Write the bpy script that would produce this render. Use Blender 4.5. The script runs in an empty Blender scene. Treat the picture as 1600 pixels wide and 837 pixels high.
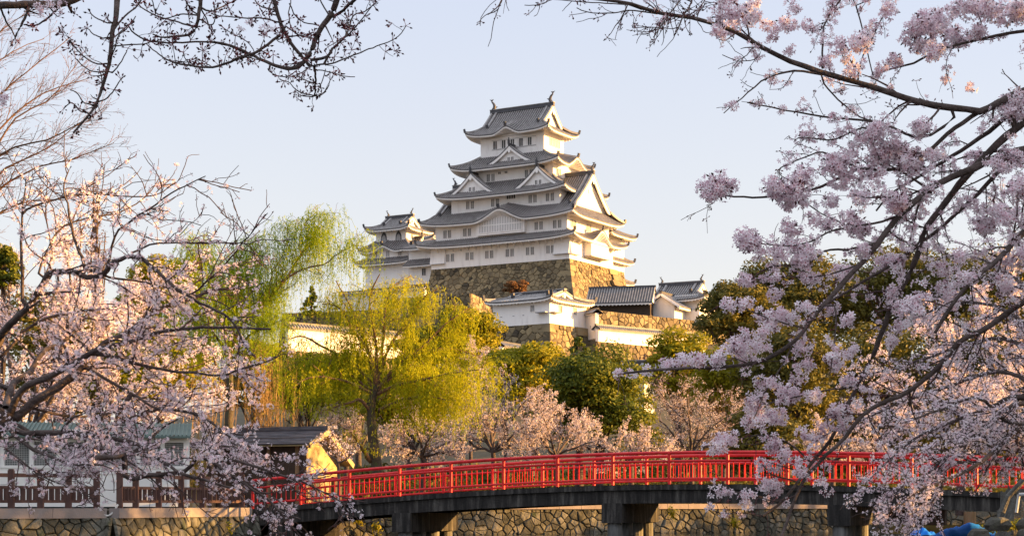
import bpy, math, random
import numpy as np
from mathutils import Vector, Matrix
R = math.radians
rng = np.random.default_rng(7)
random.seed(7)
sc = bpy.context.scene
col = sc.collection

# ---------------------------------------------------------------- camera
F = 2700.0          # focal length in photo pixels
ZC = 1.4            # eye height above the moat water
HY = 785.0          # photo row of the horizon
cam = bpy.data.cameras.new("camera")
cam.lens = 36.0 * F / 1600.0
cam.sensor_width = 36.0
cam.shift_y = (HY - 418.5) / 1600.0
cam.clip_end = 9000
cam.clip_start = 0.1
camo = bpy.data.objects.new("camera", cam)
camo.location = (0, 0, ZC)
camo.rotation_euler = (R(90), 0, 0)
col.objects.link(camo)
sc.camera = camo

# ---------------------------------------------------------------- world, sun
SKYK = 1.0
SUN_EL, SUN_AZ = 11.0, 91.0     # azimuth clockwise from +Y (straight ahead)
w = bpy.data.worlds.new("World")
sc.world = w
w.use_nodes = True
nt = w.node_tree
bg = nt.nodes["Background"]
sky = nt.nodes.new("ShaderNodeTexSky")
sky.sky_type = 'NISHITA'
sky.sun_disc = False
sky.sun_elevation = R(SUN_EL)
sky.sun_rotation = R(SUN_AZ)
sky.air_density = 1.0
sky.dust_density = 1.6
sky.ozone_density = 1.6
sky.altitude = 50
# thin high haze over the clear sky: cream at the horizon, pale blue higher, brightened overhead, out of view, to lift the shade
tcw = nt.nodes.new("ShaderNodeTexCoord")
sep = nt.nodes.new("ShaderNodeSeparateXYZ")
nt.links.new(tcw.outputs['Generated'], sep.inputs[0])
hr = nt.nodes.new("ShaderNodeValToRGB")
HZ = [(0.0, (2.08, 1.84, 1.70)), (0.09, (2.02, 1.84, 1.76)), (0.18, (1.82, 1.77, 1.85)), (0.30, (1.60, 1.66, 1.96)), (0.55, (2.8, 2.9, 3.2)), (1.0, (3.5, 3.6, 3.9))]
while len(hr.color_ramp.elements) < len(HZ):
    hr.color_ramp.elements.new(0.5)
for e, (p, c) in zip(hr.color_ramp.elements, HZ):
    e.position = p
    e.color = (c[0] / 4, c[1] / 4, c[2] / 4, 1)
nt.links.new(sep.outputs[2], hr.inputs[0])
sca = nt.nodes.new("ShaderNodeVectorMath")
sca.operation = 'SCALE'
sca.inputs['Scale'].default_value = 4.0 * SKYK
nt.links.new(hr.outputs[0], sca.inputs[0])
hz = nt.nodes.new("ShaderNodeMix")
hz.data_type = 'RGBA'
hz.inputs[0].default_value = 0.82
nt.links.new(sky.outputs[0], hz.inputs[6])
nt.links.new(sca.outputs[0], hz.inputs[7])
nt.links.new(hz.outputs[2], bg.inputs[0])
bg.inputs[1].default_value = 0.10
sd = bpy.data.lights.new("sun", 'SUN')
sd.energy = 5.0
sd.angle = R(0.5)
sd.color = (1.0, 0.54, 0.16)
so = bpy.data.objects.new("sun", sd)
sdir = Vector((math.sin(R(SUN_AZ)) * math.cos(R(SUN_EL)), math.cos(R(SUN_AZ)) * math.cos(R(SUN_EL)), math.sin(R(SUN_EL))))
so.rotation_euler = sdir.to_track_quat('Z', 'Y').to_euler()
so.location = (150, 100, 120)
col.objects.link(so)
sc.view_settings.view_transform = 'Standard'
sc.view_settings.look = 'None'
sc.view_settings.exposure = 2.15
sc.view_settings.gamma = 1.0
sc.render.engine = 'CYCLES'
sc.cycles.use_denoising = True
sc.cycles.max_bounces = 6
sc.cycles.diffuse_bounces = 3
sc.cycles.transmission_bounces = 4
sc.cycles.transparent_max_bounces = 6
sc.cycles.caustics_reflective = False
sc.cycles.caustics_refractive = False

def W(px, py, d):
    """world point seen at photo pixel (px,py) at distance d along the view"""
    return np.array([(px - 800) / F * d, d, ZC + (HY - py) / F * d])

def WX(px, d):
    return (px - 800) / F * d

def ZO(d):
    """levels of the castle hill were surveyed from a 3 m eye and a horizon at row 732"""
    return (HY - 732) / F * d + ZC - 3.0

# ---------------------------------------------------------------- materials
def mat(name):
    m = bpy.data.materials.new(name)
    m.use_nodes = True
    n = m.node_tree.nodes
    b = n["Principled BSDF"]
    return m, m.node_tree, b

def ramp(nt, cols, pos=None):
    r = nt.nodes.new("ShaderNodeValToRGB")
    e = r.color_ramp.elements
    k = len(cols)
    for i, c in enumerate(cols):
        p = i / (k - 1) if pos is None else pos[i]
        if i < 2:
            e[i].position = p
            e[i].color = (*c, 1)
        else:
            el = e.new(p)
            el.color = (*c, 1)
    return r

def noisy(name, cols, scale=3.0, rough=0.8, bump=0.0, bscale=20.0, detail=6, stretch=None, spec=0.3, coords='Object', pos=None):
    m, t, b = mat(name)
    tc = t.nodes.new("ShaderNodeTexCoord")
    src = tc.outputs[coords]
    if stretch:
        mp = t.nodes.new("ShaderNodeMapping")
        mp.inputs['Scale'].default_value = stretch
        t.links.new(src, mp.inputs[0])
        src = mp.outputs[0]
    nz = t.nodes.new("ShaderNodeTexNoise")
    nz.inputs['Scale'].default_value = scale
    nz.inputs['Detail'].default_value = detail
    nz.inputs['Roughness'].default_value = 0.65
    t.links.new(src, nz.inputs['Vector'])
    r = ramp(t, cols, pos if pos else [0.28 + 0.44 * i / (len(cols) - 1) for i in range(len(cols))])
    t.links.new(nz.outputs[0], r.inputs[0])
    t.links.new(r.outputs[0], b.inputs['Base Color'])
    b.inputs['Roughness'].default_value = rough
    b.inputs['Specular IOR Level'].default_value = spec
    if bump:
        n2 = t.nodes.new("ShaderNodeTexNoise")
        n2.inputs['Scale'].default_value = bscale
        n2.inputs['Detail'].default_value = 5
        t.links.new(tc.outputs[coords], n2.inputs['Vector'])
        bp = t.nodes.new("ShaderNodeBump")
        bp.inputs['Strength'].default_value = bump
        bp.inputs['Distance'].default_value = 0.05
        t.links.new(n2.outputs[0], bp.inputs['Height'])
        t.links.new(bp.outputs[0], b.inputs['Normal'])
    return m

def island(name, cols, nscale=2.0, rough=0.85, trans=0.0, spec=0.2, mixn=0.5, bump=0.0, bscale=8.0):
    """colour varies from loose piece to loose piece (stones, petals, leaves)"""
    m, t, b = mat(name)
    g = t.nodes.new("ShaderNodeNewGeometry")
    tc = t.nodes.new("ShaderNodeTexCoord")
    nz = t.nodes.new("ShaderNodeTexNoise")
    nz.inputs['Scale'].default_value = nscale
    nz.inputs['Detail'].default_value = 5
    t.links.new(tc.outputs['Object'], nz.inputs['Vector'])
    mx = t.nodes.new("ShaderNodeMix")
    mx.inputs[0].default_value = mixn
    t.links.new(g.outputs['Random Per Island'], mx.inputs[2])
    mr = t.nodes.new("ShaderNodeMapRange")
    mr.inputs[1].default_value = 0.3
    mr.inputs[2].default_value = 0.7
    t.links.new(nz.outputs[0], mr.inputs[0])
    t.links.new(mr.outputs[0], mx.inputs[3])
    r = ramp(t, cols)
    t.links.new(mx.outputs[0], r.inputs[0])
    t.links.new(r.outputs[0], b.inputs['Base Color'])
    b.inputs['Roughness'].default_value = rough
    b.inputs['Specular IOR Level'].default_value = spec
    if bump:
        n2 = t.nodes.new("ShaderNodeTexNoise")
        n2.inputs['Scale'].default_value = bscale
        n2.inputs['Detail'].default_value = 6
        t.links.new(tc.outputs['Object'], n2.inputs['Vector'])
        bp = t.nodes.new("ShaderNodeBump")
        bp.inputs['Strength'].default_value = bump
        bp.inputs['Distance'].default_value = 0.08
        t.links.new(n2.outputs[0], bp.inputs['Height'])
        t.links.new(bp.outputs[0], b.inputs['Normal'])
    if trans:
        tr = t.nodes.new("ShaderNodeBsdfTranslucent")
        t.links.new(r.outputs[0], tr.inputs[0])
        ms = t.nodes.new("ShaderNodeMixShader")
        ms.inputs[0].default_value = trans
        out = t.nodes["Material Output"]
        t.links.new(b.outputs[0], ms.inputs[1])
        t.links.new(tr.outputs[0], ms.inputs[2])
        t.links.new(ms.outputs[0], out.inputs[0])
    return m

M = {}
M['plaster'] = noisy('white_plaster', [(.62, .585, .575), (.80, .77, .765), (.85, .825, .815)], 1.4, .9, pos=[.22, .44, .66], stretch=(1, 1, .22))
M['tile'] = noisy('grey_roof_tile', [(.038, .034, .034), (.066, .059, .060), (.12, .11, .112)], 1.2, .55, spec=.3)
M['tile_rib'] = noisy('grey_tile_rib', [(.17, .155, .152), (.28, .262, .258), (.38, .365, .36)], 1.6, .55, spec=.3)
M['tile_edge'] = noisy('dark_tile_edge', [(.04, .04, .05), (.08, .08, .09)], 2, .5)
M['dark_window'] = noisy('dark_window', [(.02, .02, .022), (.05, .05, .055)], 3, .5)
M['shutter'] = noisy('grey_shutter', [(.3, .29, .3), (.4, .39, .4)], 3, .8)
M['stone_keep'] = island('rampart_stone', [(.034, .031, .028), (.115, .092, .060), (.175, .137, .084), (.28, .22, .13), (.066, .058, .050)], .35, .9, bump=.6, bscale=3, mixn=.25)
M['stone_gap'] = noisy('stone_gap', [(.035, .03, .022), (.075, .07, .045)], 2, 1)
M['stone_bank'] = island('moat_wall_stone', [(.020, .021, .016), (.050, .048, .038), (.080, .076, .058), (.15, .14, .115), (.036, .046, .022)], 1.8, .95, bump=1.0, bscale=6, mixn=.5)
M['bark'] = noisy('cherry_bark', [(.035, .026, .024), (.075, .055, .05), (.13, .10, .095)], 6, .9, bump=.7, bscale=25)
M['twig'] = noisy('twig_bark', [(.05, .03, .028), (.09, .06, .055)], 6, .9)
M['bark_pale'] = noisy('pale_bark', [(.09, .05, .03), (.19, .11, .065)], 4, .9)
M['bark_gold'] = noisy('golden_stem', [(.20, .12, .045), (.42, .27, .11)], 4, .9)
M['bark_moss'] = noisy('mossy_bark', [(.03, .025, .02), (.07, .055, .04), (.07, .085, .03)], 5, .95, bump=.7, bscale=18)
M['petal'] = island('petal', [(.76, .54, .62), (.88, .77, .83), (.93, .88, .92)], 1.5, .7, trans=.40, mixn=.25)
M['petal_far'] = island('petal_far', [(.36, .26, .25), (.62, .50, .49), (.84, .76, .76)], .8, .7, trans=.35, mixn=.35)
M['flower_eye'] = noisy('flower_eye', [(.34, .07, .11), (.44, .12, .15)], 5, .8)
M['bud'] = island('bud', [(.16, .04, .05), (.32, .10, .12), (.45, .18, .2)], 4, .7, trans=.15)
M['leaf_dark'] = island('evergreen_leaf', [(.030, .052, .006), (.090, .115, .010), (.24, .22, .014)], .35, .6, trans=.32, mixn=.42)  # yellow top tone puts sunlit highlights into the leaf colour
M['leaf_yellow'] = island('spring_leaf', [(.09, .11, .006), (.26, .24, .010), (.44, .36, .016)], .3, .6, trans=.42, mixn=.42)
M['leaf_olive'] = island('camphor_leaf', [(.040, .045, .010), (.11, .10, .016), (.22, .17, .024)], .3, .6, trans=.3, mixn=.42)
M['leaf_rust'] = island('rust_leaf', [(.10, .045, .02), (.20, .10, .04), (.30, .15, .06)], .5, .7, trans=.3, mixn=.4)
M['leaf_willow'] = island('willow_leaf', [(.22, .26, .006), (.42, .43, .008), (.58, .52, .012)], .5, .6, trans=.5, mixn=.4)
M['leaf_willow_green'] = island('green_willow_leaf', [(.14, .23, .006), (.28, .38, .008), (.44, .46, .014)], .5, .6, trans=.5, mixn=.4)
M['red_paint'] = noisy('vermilion_paint', [(.28, .006, .010), (.52, .007, .012), (.62, .018, .016)], 3.5, .45, spec=.35, pos=[.25, .45, .7], bump=.05)
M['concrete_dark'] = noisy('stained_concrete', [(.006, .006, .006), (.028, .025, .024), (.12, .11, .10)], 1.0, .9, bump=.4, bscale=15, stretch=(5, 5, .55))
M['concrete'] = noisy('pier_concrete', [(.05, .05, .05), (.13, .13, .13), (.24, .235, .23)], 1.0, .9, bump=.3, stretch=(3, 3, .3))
M['curb'] = noisy('curb_concrete', [(.20, .165, .15), (.30, .25, .235)], 1.2, .9, bump=.2)
M['fence_wood'] = noisy('fence_wood', [(.045, .022, .02), (.085, .042, .035), (.12, .065, .05)], 3, .6, stretch=(1, 1, .3))
M['ground'] = noisy('ground_soil', [(.05, .045, .028), (.09, .075, .05), (.04, .05, .02)], .25, 1, bump=.4, bscale=3)
M['shed_white'] = noisy('white_paint', [(.70, .69, .67), (.80, .79, .77)], .7, .6)
M['shed_green'] = noisy('green_roof_sheet', [(.06, .10, .09), (.12, .165, .15)], 1, .7)
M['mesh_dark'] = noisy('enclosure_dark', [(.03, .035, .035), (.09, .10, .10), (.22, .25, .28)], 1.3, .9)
M['wire'] = noisy('wire', [(.42, .43, .42), (.55, .55, .54)], 3, .5)
M['shingle'] = noisy('dark_shingle', [(.035, .033, .04), (.075, .07, .08), (.12, .11, .12)], 3, .7, stretch=(.6, .6, 4))
M['wall_cream'] = noisy('cream_wall', [(.17, .125, .06), (.34, .265, .135), (.44, .36, .2)], 2.6, .85)
M['timber_dark'] = noisy('dark_timber', [(.03, .02, .015), (.07, .045, .03)], 4, .7)
M['timber'] = noisy('timber', [(.16, .10, .05), (.28, .18, .10)], 4, .7, stretch=(1, 1, .2))
M['blue_tarp'] = noisy('blue_tarp', [(.004, .10, .45), (.008, .19, .68)], 2, .75, spec=.15)
M['boat_wood'] = noisy('boat_wood', [(.10, .075, .02), (.22, .16, .05)], 3, .6, stretch=(.5, 3, 3))
M['grey_wood'] = noisy('weathered_wood', [(.04, .036, .03), (.085, .08, .072), (.14, .135, .125)], 4, .9, bump=.8, bscale=14, stretch=(1, 1, .3))
M['steel'] = noisy('galvanised_steel', [(.35, .36, .37), (.5, .5, .51)], 5, .4)
M['rock_dark'] = noisy('dark_rock', [(.03, .028, .024), (.07, .065, .055), (.10, .10, .07)], 3, .95, bump=1.0, bscale=7)
M['rope'] = noisy('rope', [(.5, .48, .45), (.62, .6, .57)], 8, .9)
M['panel_grey'] = noisy('grey_board', [(.30, .31, .34), (.42, .43, .46)], 1, .7)

# ---------------------------------------------------------------- mesh helper
class MB:
    def __init__(s):
        s.v = []; s.f = []; s.m = []; s.n = 0
    def add(s, verts, faces, mi=0):
        verts = np.asarray(verts, dtype=float).reshape(-1, 3)
        s.v.append(verts)
        o = s.n
        for f in faces:
            s.f.append([i + o for i in f])
        if isinstance(mi, int):
            s.m.extend([mi] * len(faces))
        else:
            s.m.extend(mi)
        s.n += len(verts)
    def grid(s, P, mi=0, flip=False):
        a, b = P.shape[:2]
        idx = np.arange(a * b).reshape(a, b)
        q = np.stack([idx[:-1, :-1], idx[1:, :-1], idx[1:, 1:], idx[:-1, 1:]], -1).reshape(-1, 4)
        if flip:
            q = q[:, ::-1]
        s.add(P.reshape(-1, 3), q.tolist(), mi)
    def box(s, c, size, mi=0, rz=0.0, T=None):
        x, y, z = [k / 2 for k in size]
        V = np.array([[-x, -y, -z], [x, -y, -z], [x, y, -z], [-x, y, -z], [-x, -y, z], [x, -y, z], [x, y, z], [-x, y, z]])
        if rz:
            c_, s_ = math.cos(rz), math.sin(rz)
            V = V @ np.array([[c_, s_, 0], [-s_, c_, 0], [0, 0, 1]])
        V = V + np.array(c)
        if T is not None:
            V = T(V)
        s.add(V, [[0, 3, 2, 1], [4, 5, 6, 7], [0, 1, 5, 4], [1, 2, 6, 5], [2, 3, 7, 6], [3, 0, 4, 7]], mi)
    def beam(s, a, b, w, h, mi=0, up=(0, 0, 1)):
        """box from a to b with width w, height h"""
        a = np.array(a, float); b = np.array(b, float)
        d = b - a; L = np.linalg.norm(d); d /= L
        up = np.array(up, float)
        sd_ = np.cross(d, up)
        if np.linalg.norm(sd_) < 1e-4:
            sd_ = np.cross(d, (1, 0, 0))
        sd_ /= np.linalg.norm(sd_)
        u = np.cross(sd_, d)
        V = []
        for e in (a, b):
            for (i, j) in ((-1, -1), (1, -1), (1, 1), (-1, 1)):
                V.append(e + sd_ * i * w / 2 + u * j * h / 2)
        s.add(V, [[0, 1, 2, 3], [7, 6, 5, 4], [0, 4, 5, 1], [1, 5, 6, 2], [2, 6, 7, 3], [3, 7, 4, 0]], mi)
    def tube(s, pts, rad, k=6, mi=0, cap=True):
        V, Fc = tube_arrays(np.asarray(pts, float), np.broadcast_to(np.asarray(rad, float), (len(pts),)), k)
        if cap:
            n = len(pts)
            Fc = Fc + [list(range(k))[::-1], list(range((n - 1) * k, n * k))]
        s.add(V, Fc, mi)
    def build(s, name, mats, parent=None, smooth=False, loc=None):
        V = np.concatenate(s.v) if s.v else np.zeros((0, 3))
        me = bpy.data.meshes.new(name)
        me.from_pydata(V.tolist(), [], s.f)
        if not isinstance(mats, (list, tuple)):
            mats = [mats]
        for m in mats:
            me.materials.append(m)
        if len(mats) > 1:
            me.polygons.foreach_set('material_index', s.m)
        if smooth:
            me.polygons.foreach_set('use_smooth', [True] * len(me.polygons))
        me.update()
        o = bpy.data.objects.new(name, me)
        col.objects.link(o)
        if parent is not None:
            o.parent = parent
        if loc is not None:
            o.location = loc
        return o

def frames(P):
    T = np.gradient(P, axis=0)
    T /= np.linalg.norm(T, axis=1, keepdims=True) + 1e-9
    ref = np.array([0.13, 0.27, 0.95]) if abs(T[:, 2]).mean() < 0.85 else np.array([0.9, 0.3, 0.1])
    A = np.cross(T, ref); A /= np.linalg.norm(A, axis=1, keepdims=True) + 1e-9
    B = np.cross(T, A)
    return A, B

def tube_arrays(P, rad, k):
    A, B = frames(P)
    n = len(P)
    th = np.arange(k) / k * 2 * math.pi
    V = P[:, None, :] + rad[:, None, None] * (np.cos(th)[None, :, None] * A[:, None, :] + np.sin(th)[None, :, None] * B[:, None, :])
    Fc = []
    for i in range(n - 1):
        for j in range(k):
            j2 = (j + 1) % k
            Fc.append([i * k + j, i * k + j2, (i + 1) * k + j2, (i + 1) * k + j])
    return V.reshape(-1, 3), Fc

def np_mesh(name, V, faces4, mats, mi=None, parent=None, smooth=False, faces3=None):
    """fast mesh from numpy quads (N,4)"""
    me = bpy.data.meshes.new(name)
    nv = len(V); nq = len(faces4)
    me.vertices.add(nv)
    me.vertices.foreach_set('co', np.ascontiguousarray(V, dtype=np.float32).ravel())
    me.loops.add(nq * 4)
    me.loops.foreach_set('vertex_index', np.ascontiguousarray(faces4, dtype=np.int32).ravel())
    me.polygons.add(nq)
    me.polygons.foreach_set('loop_start', np.arange(0, nq * 4, 4, dtype=np.int32))
    me.polygons.foreach_set('loop_total', np.full(nq, 4, dtype=np.int32))
    if not isinstance(mats, (list, tuple)):
        mats = [mats]
    for m in mats:
        me.materials.append(m)
    if mi is not None:
        me.polygons.foreach_set('material_index', np.ascontiguousarray(mi, dtype=np.int32))
    if smooth:
        me.polygons.foreach_set('use_smooth', np.ones(nq, dtype=bool))
    me.update(calc_edges=True)
    me.validate()
    o = bpy.data.objects.new(name, me)
    col.objects.link(o)
    if parent is not None:
        o.parent = parent
    return o

def empty(name, loc=(0, 0, 0), rz=0.0):
    o = bpy.data.objects.new(name, None)
    o.location = loc
    o.rotation_euler = (0, 0, rz)
    col.objects.link(o)
    return o

def tag(o, label=None, cat=None, group=None, kind=None):
    if label: o['label'] = label
    if cat: o['category'] = cat
    if group: o['group'] = group
    if kind: o['kind'] = kind
    return o
# ---------------------------------------------------------------- Japanese roofs (local frame: x east, y north)
SIDE = {'S': lambda s, r: (s, -r), 'N': lambda s, r: (-s, r), 'E': lambda s, r: (r, s), 'W': lambda s, r: (-r, -s)}
# material slots of a roof mesh: 0 tile, 1 rib, 2 edge, 3 plaster
RM = lambda: [M['tile'], M['tile_rib'], M['tile_edge'], M['plaster']]

def side_pts(side, s, r, z, cx=0, cy=0):
    x, y = SIDE[side](s, r)
    return np.stack([x + cx, y + cy, z], -1)

def kara(q):
    q = np.clip(np.abs(q), 0, 1)
    return 0.5 * (1 + np.cos(math.pi * q)) * (1 - 0.15 * np.sin(math.pi * q) ** 2)

def rib_strip(B, P, wdt=.16, h=.11, mi=1):
    """raised tile row along the polyline P"""
    P = np.asarray(P)
    T = P[-1] - P[0]
    s_ = np.cross(T, (0, 0, 1)); s_ /= np.linalg.norm(s_) + 1e-9
    up = np.array([0, 0, 1.0])
    n = len(P)
    V = np.concatenate([P - s_ * wdt / 2, P - s_ * wdt * .25 + up * h, P + s_ * wdt * .25 + up * h, P + s_ * wdt / 2])
    Fc = []
    for k in range(3):
        for i in range(n - 1):
            Fc.append([k * n + i, k * n + i + 1, (k + 1) * n + i + 1, (k + 1) * n + i])
    Fc.append([n - 1, 2 * n - 1, 3 * n - 1, 4 * n - 1])
    B.add(V, Fc, mi)

def roof_side(B, side, L, Rr, Z, ns=41, ntt=7, sp=.46, cx=0, cy=0, eave=True, soffit=None, ribs=True, rafters=True, th=.3):
    """L(t) half length, Rr(t) radial, Z(s,t) height; t 0 top - 1 eave"""
    t = np.linspace(0, 1, ntt)
    u = np.linspace(-1, 1, ns)
    tt, uu = np.meshgrid(t, u, indexing='ij')
    s = uu * L(tt)
    z = Z(s, tt)
    B.grid(side_pts(side, s, Rr(tt), z, cx, cy), 0)
    Lo = float(L(np.array(1.0))); Li = float(L(np.array(0.0))); ro = float(Rr(np.array(1.0)))
    if ribs:
        for sv in np.arange(-Lo + .12, Lo, sp):
            # t where |sv| <= L(t)
            if abs(sv) <= Li:
                t0 = 0.0
            else:
                ts = np.linspace(0, 1, 60)
                ok = L(ts) >= abs(sv)
                if not ok.any():
                    continue
                t0 = ts[np.argmax(ok)]
            if 1 - t0 < .03:
                continue
            tv = np.linspace(t0, 1.0, 6)
            sv_ = np.full(6, sv)
            zz = Z(sv_, tv) + .0
            P = side_pts(side, sv_, Rr(tv), zz, cx, cy)
            rib_strip(B, P)
    if eave:
        so_ = u * Lo
        z1 = Z(so_, np.ones(ns))
        rr = np.full(ns, ro)
        a = side_pts(side, so_, rr, z1, cx, cy)
        b = side_pts(side, so_, rr, z1 - th * .42, cx, cy)
        c = side_pts(side, so_ * (1 - .06 / Lo), rr - .06, z1 - th * .44, cx, cy)
        d = side_pts(side, so_ * (1 - .06 / Lo), rr - .06, z1 - th * 1.1, cx, cy)
        B.grid(np.stack([a, b]), 2)
        B.grid(np.stack([b, c]), 2)
        B.grid(np.stack([c, d]), 3)
        if soffit is not None:
            ri, zi_, Lsi = soffit
            e = side_pts(side, u * Lsi, np.full(ns, ri), np.full(ns, zi_), cx, cy)
            B.grid(np.stack([d, e]), 3)
            if rafters:
                for sv in np.arange(-Lo + .3, Lo - .2, .55):
                    zz = float(Z(np.array(sv), np.array(1.0))) - th * 1.1
                    p0 = side_pts(side, np.array(sv), np.array(ro - .12), np.array(zz - .02), cx, cy)
                    k = np.clip(sv, -Lsi, Lsi)
                    p1 = side_pts(side, np.array(sv + (k - sv) * .6), np.array(ro + (ri - ro) * .6), np.array(zz + (zi_ - zz) * .6 - .02), cx, cy)
                    B.beam(p0, p1, .2, .2, 3)

def hip_line(B, P, wd=.34, h=.32, mi=1, tip=True):
    P = np.asarray(P)
    for i in range(len(P) - 1):
        B.beam(P[i] + (0, 0, h / 2), P[i + 1] + (0, 0, h / 2), wd, h, mi)
    if tip:
        d = P[-1] - P[-2]; d /= np.linalg.norm(d)
        B.beam(P[-1] + (0, 0, .1), P[-1] + d * .15 + (0, 0, .75), .42, .3, 2)

def ring_roof(B, ix, iy, ox, oy, zi, zo, lift=.6, bumps=None, wall=None, zs=None, cx=0, cy=0, sides='SENW', sag=.25, ribs=True, sp=.46):
    bumps = bumps or {}
    wall = wall or (ix, iy)
    zs = zs if zs is not None else zo + .15
    def f(t): return t * (1 + sag - sag * t)
    for sd_ in sides:
        if sd_ in 'SN':
            li, lo, ri, ro, wl, wr = ix, ox, iy, oy, wall[0], wall[1]
        else:
            li, lo, ri, ro, wl, wr = iy, oy, ix, ox, wall[1], wall[0]
        Lf = lambda t, li=li, lo=lo: li + (lo - li) * t
        Rf = lambda t, ri=ri, ro=ro: ri + (ro - ri) * t
        bl = bumps.get(sd_, [])
        def Z(s, t, Lf=Lf, bl=bl):
            z = zi + (zo - zi) * f(t) + lift * (np.abs(s) / Lf(t)) ** 5 * t ** 2
            for (c, wd, h) in bl:
                z = z + h * kara((s - c) / wd) * t ** .6
            return z
        roof_side(B, sd_, Lf, Rf, Z, ns=61 if bl else 33, cx=cx, cy=cy, soffit=(wr - .02, zs, wl), ribs=ribs, sp=sp)
        for (c, wd, h) in bl:      # ridge over the curved gable
            tv = np.linspace(.12, 1, 5)
            P = side_pts(sd_, np.full(5, c), Rf(tv), Z(np.full(5, float(c)), tv), cx, cy)
            hip_line(B, P, .3, .22)
    tv = np.linspace(0, 1, 6)
    for (sx, sy) in ((1, -1), (1, 1), (-1, 1), (-1, -1)):
        need = ('E' if sx > 0 else 'W'), ('N' if sy > 0 else 'S')
        if not all(n in sides for n in need):
            continue
        P = np.stack([cx + sx * (ix + (ox - ix) * tv), cy + sy * (iy + (oy - iy) * tv), zi + (zo - zi) * f(tv) + lift * tv ** 2], -1)
        hip_line(B, P)

def rot_axis(axis):
    return (lambda V: V) if axis == 'x' else (lambda V: np.stack([-V[..., 1], V[..., 0], V[..., 2]], -1))

def irimoya(B, ox, oy, r, H, zo, vg=.55, lift=.6, bumps=None, wall=None, zs=None, axis='x', cx=0, cy=0, rec=.45, ribs=True, ridge=.6, board=.55, sp=.46):
    """hip-and-gable roof, ridge along local x (or y with axis='y')"""
    C = MB()
    bumps = bumps or {}
    wall = wall or (ox - 2, oy - 2)
    zs = zs if zs is not None else zo + .15
    def fr(v): return v * (1.3 - .3 * v)
    def prof(v): return zo + H * (1 - fr(v))
    for sd_ in 'SN':
        bl = bumps.get(sd_, [])
        Lf = lambda v: np.where(v < vg, r, r + (ox - r) * (v - vg) / (1 - vg))
        Rf = lambda v: oy * v
        def Z(s, v, bl=bl):
            z = prof(v) + lift * (np.abs(s) / Lf(v)) ** 5 * np.clip((v - vg) / (1 - vg), 0, 1) ** 2
            for (c, wd, h) in bl:
                z = z + h * kara((s - c) / wd) * np.clip((v - .35) / .65, 0, 1) ** 1.0
            return z
        ntt = 13
        roof_side(C, sd_, Lf, Rf, Z, ns=61 if bl else 33, ntt=ntt, soffit=(wall[1] - .02, zs, wall[0]), ribs=ribs, sp=sp)
        for (c, wd, h) in bl:
            tv = np.linspace(.55, 1, 5)
            P = side_pts(sd_, np.full(5, c), Rf(tv), Z(np.full(5, float(c)), tv))
            hip_line(C, P, .3, .2)
    for sd_ in 'EW':
        Lf = lambda t: oy * (vg + (1 - vg) * t)
        Rf = lambda t: (r - rec - .1) + (ox - r + rec + .1) * t
        Z = lambda s, t: prof(vg + (1 - vg) * t) + lift * (np.abs(s) / Lf(t)) ** 5 * t ** 2 - .02
        roof_side(C, sd_, Lf, Rf, Z, soffit=(wall[0] - .02, zs, wall[1]), ribs=ribs, sp=sp)
    # hips
    tv = np.linspace(0, 1, 6)
    for sx in (1, -1):
        for sy in (1, -1):
            vv = vg + (1 - vg) * tv
            P = np.stack([sx * (r + (ox - r) * tv), sy * oy * vv, prof(vv) + lift * tv ** 2], -1)
            hip_line(C, P)
            # verge ridges going down the gable edge
            vv = np.linspace(0, vg, 6)
            P = np.stack([np.full(6, sx * (r - .15)), sy * oy * vv, prof(vv)], -1)
            hip_line(C, P, .34, .26, tip=False)
            vv = np.linspace(0, vg * 1.02, 6)
            P = np.stack([np.full(6, sx * (r - 1.15)), sy * oy * vv, prof(vv)], -1)
            hip_line(C, P, .34, .26, tip=True)
    # gable ends
    yy = np.linspace(-vg * oy, vg * oy, 25)
    zz = prof(np.abs(yy) / oy)
    for sx in (1, -1):
        x0 = sx * (r - rec)
        zb = prof(vg) - .15
        A = np.stack([np.full(25, x0), yy, np.full(25, zb)], -1)
        Bt = np.stack([np.full(25, x0), yy, zz - .08], -1)
        C.grid(np.stack([A, Bt]), 3)
        # barge board (thick white curve) and its soffit
        x1 = sx * (r + .02)
        o1 = np.stack([np.full(25, x1), yy, zz - .06], -1)
        i1 = np.stack([np.full(25, x1), yy * (1 - .0), zz - .06 - board], -1)
        i1[:, 2] = np.maximum(i1[:, 2], zb - .1)
        x2 = sx * (r - .22)
        i2 = i1.copy(); i2[:, 0] = x2
        C.grid(np.stack([o1, i1]), 3); C.grid(np.stack([i1, i2]), 3)
        o0 = o1.copy(); o0[:, 2] += .14; o0[:, 0] = sx * (r + .03)
        o01 = o1.copy(); o01[:, 0] = sx * (r + .03)
        C.grid(np.stack([o0, o01]), 2)
        C.add([[x1 + sx * .04, -.3, prof(0) - board * 1.2], [x1 + sx * .04, .3, prof(0) - board * 1.2], [x1 + sx * .04, .16, prof(0) - board * 1.2 - .8], [x1 + sx * .04, -.16, prof(0) - board * 1.2 - .8]], [[0, 1, 2, 3]], 3)
    # ridge
    C.box((0, 0, zo + H + ridge / 2 - .08), (2 * r + .3, .5, ridge), 2)
    C.box((0, 0, zo + H + ridge - .03), (2 * r + .42, .62, .12), 1)
    T = rot_axis(axis)
    V = T(np.concatenate(C.v)) + np.array([cx, cy, 0])
    B.add(V, C.f, C.m)
    return zo + H + ridge

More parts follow.
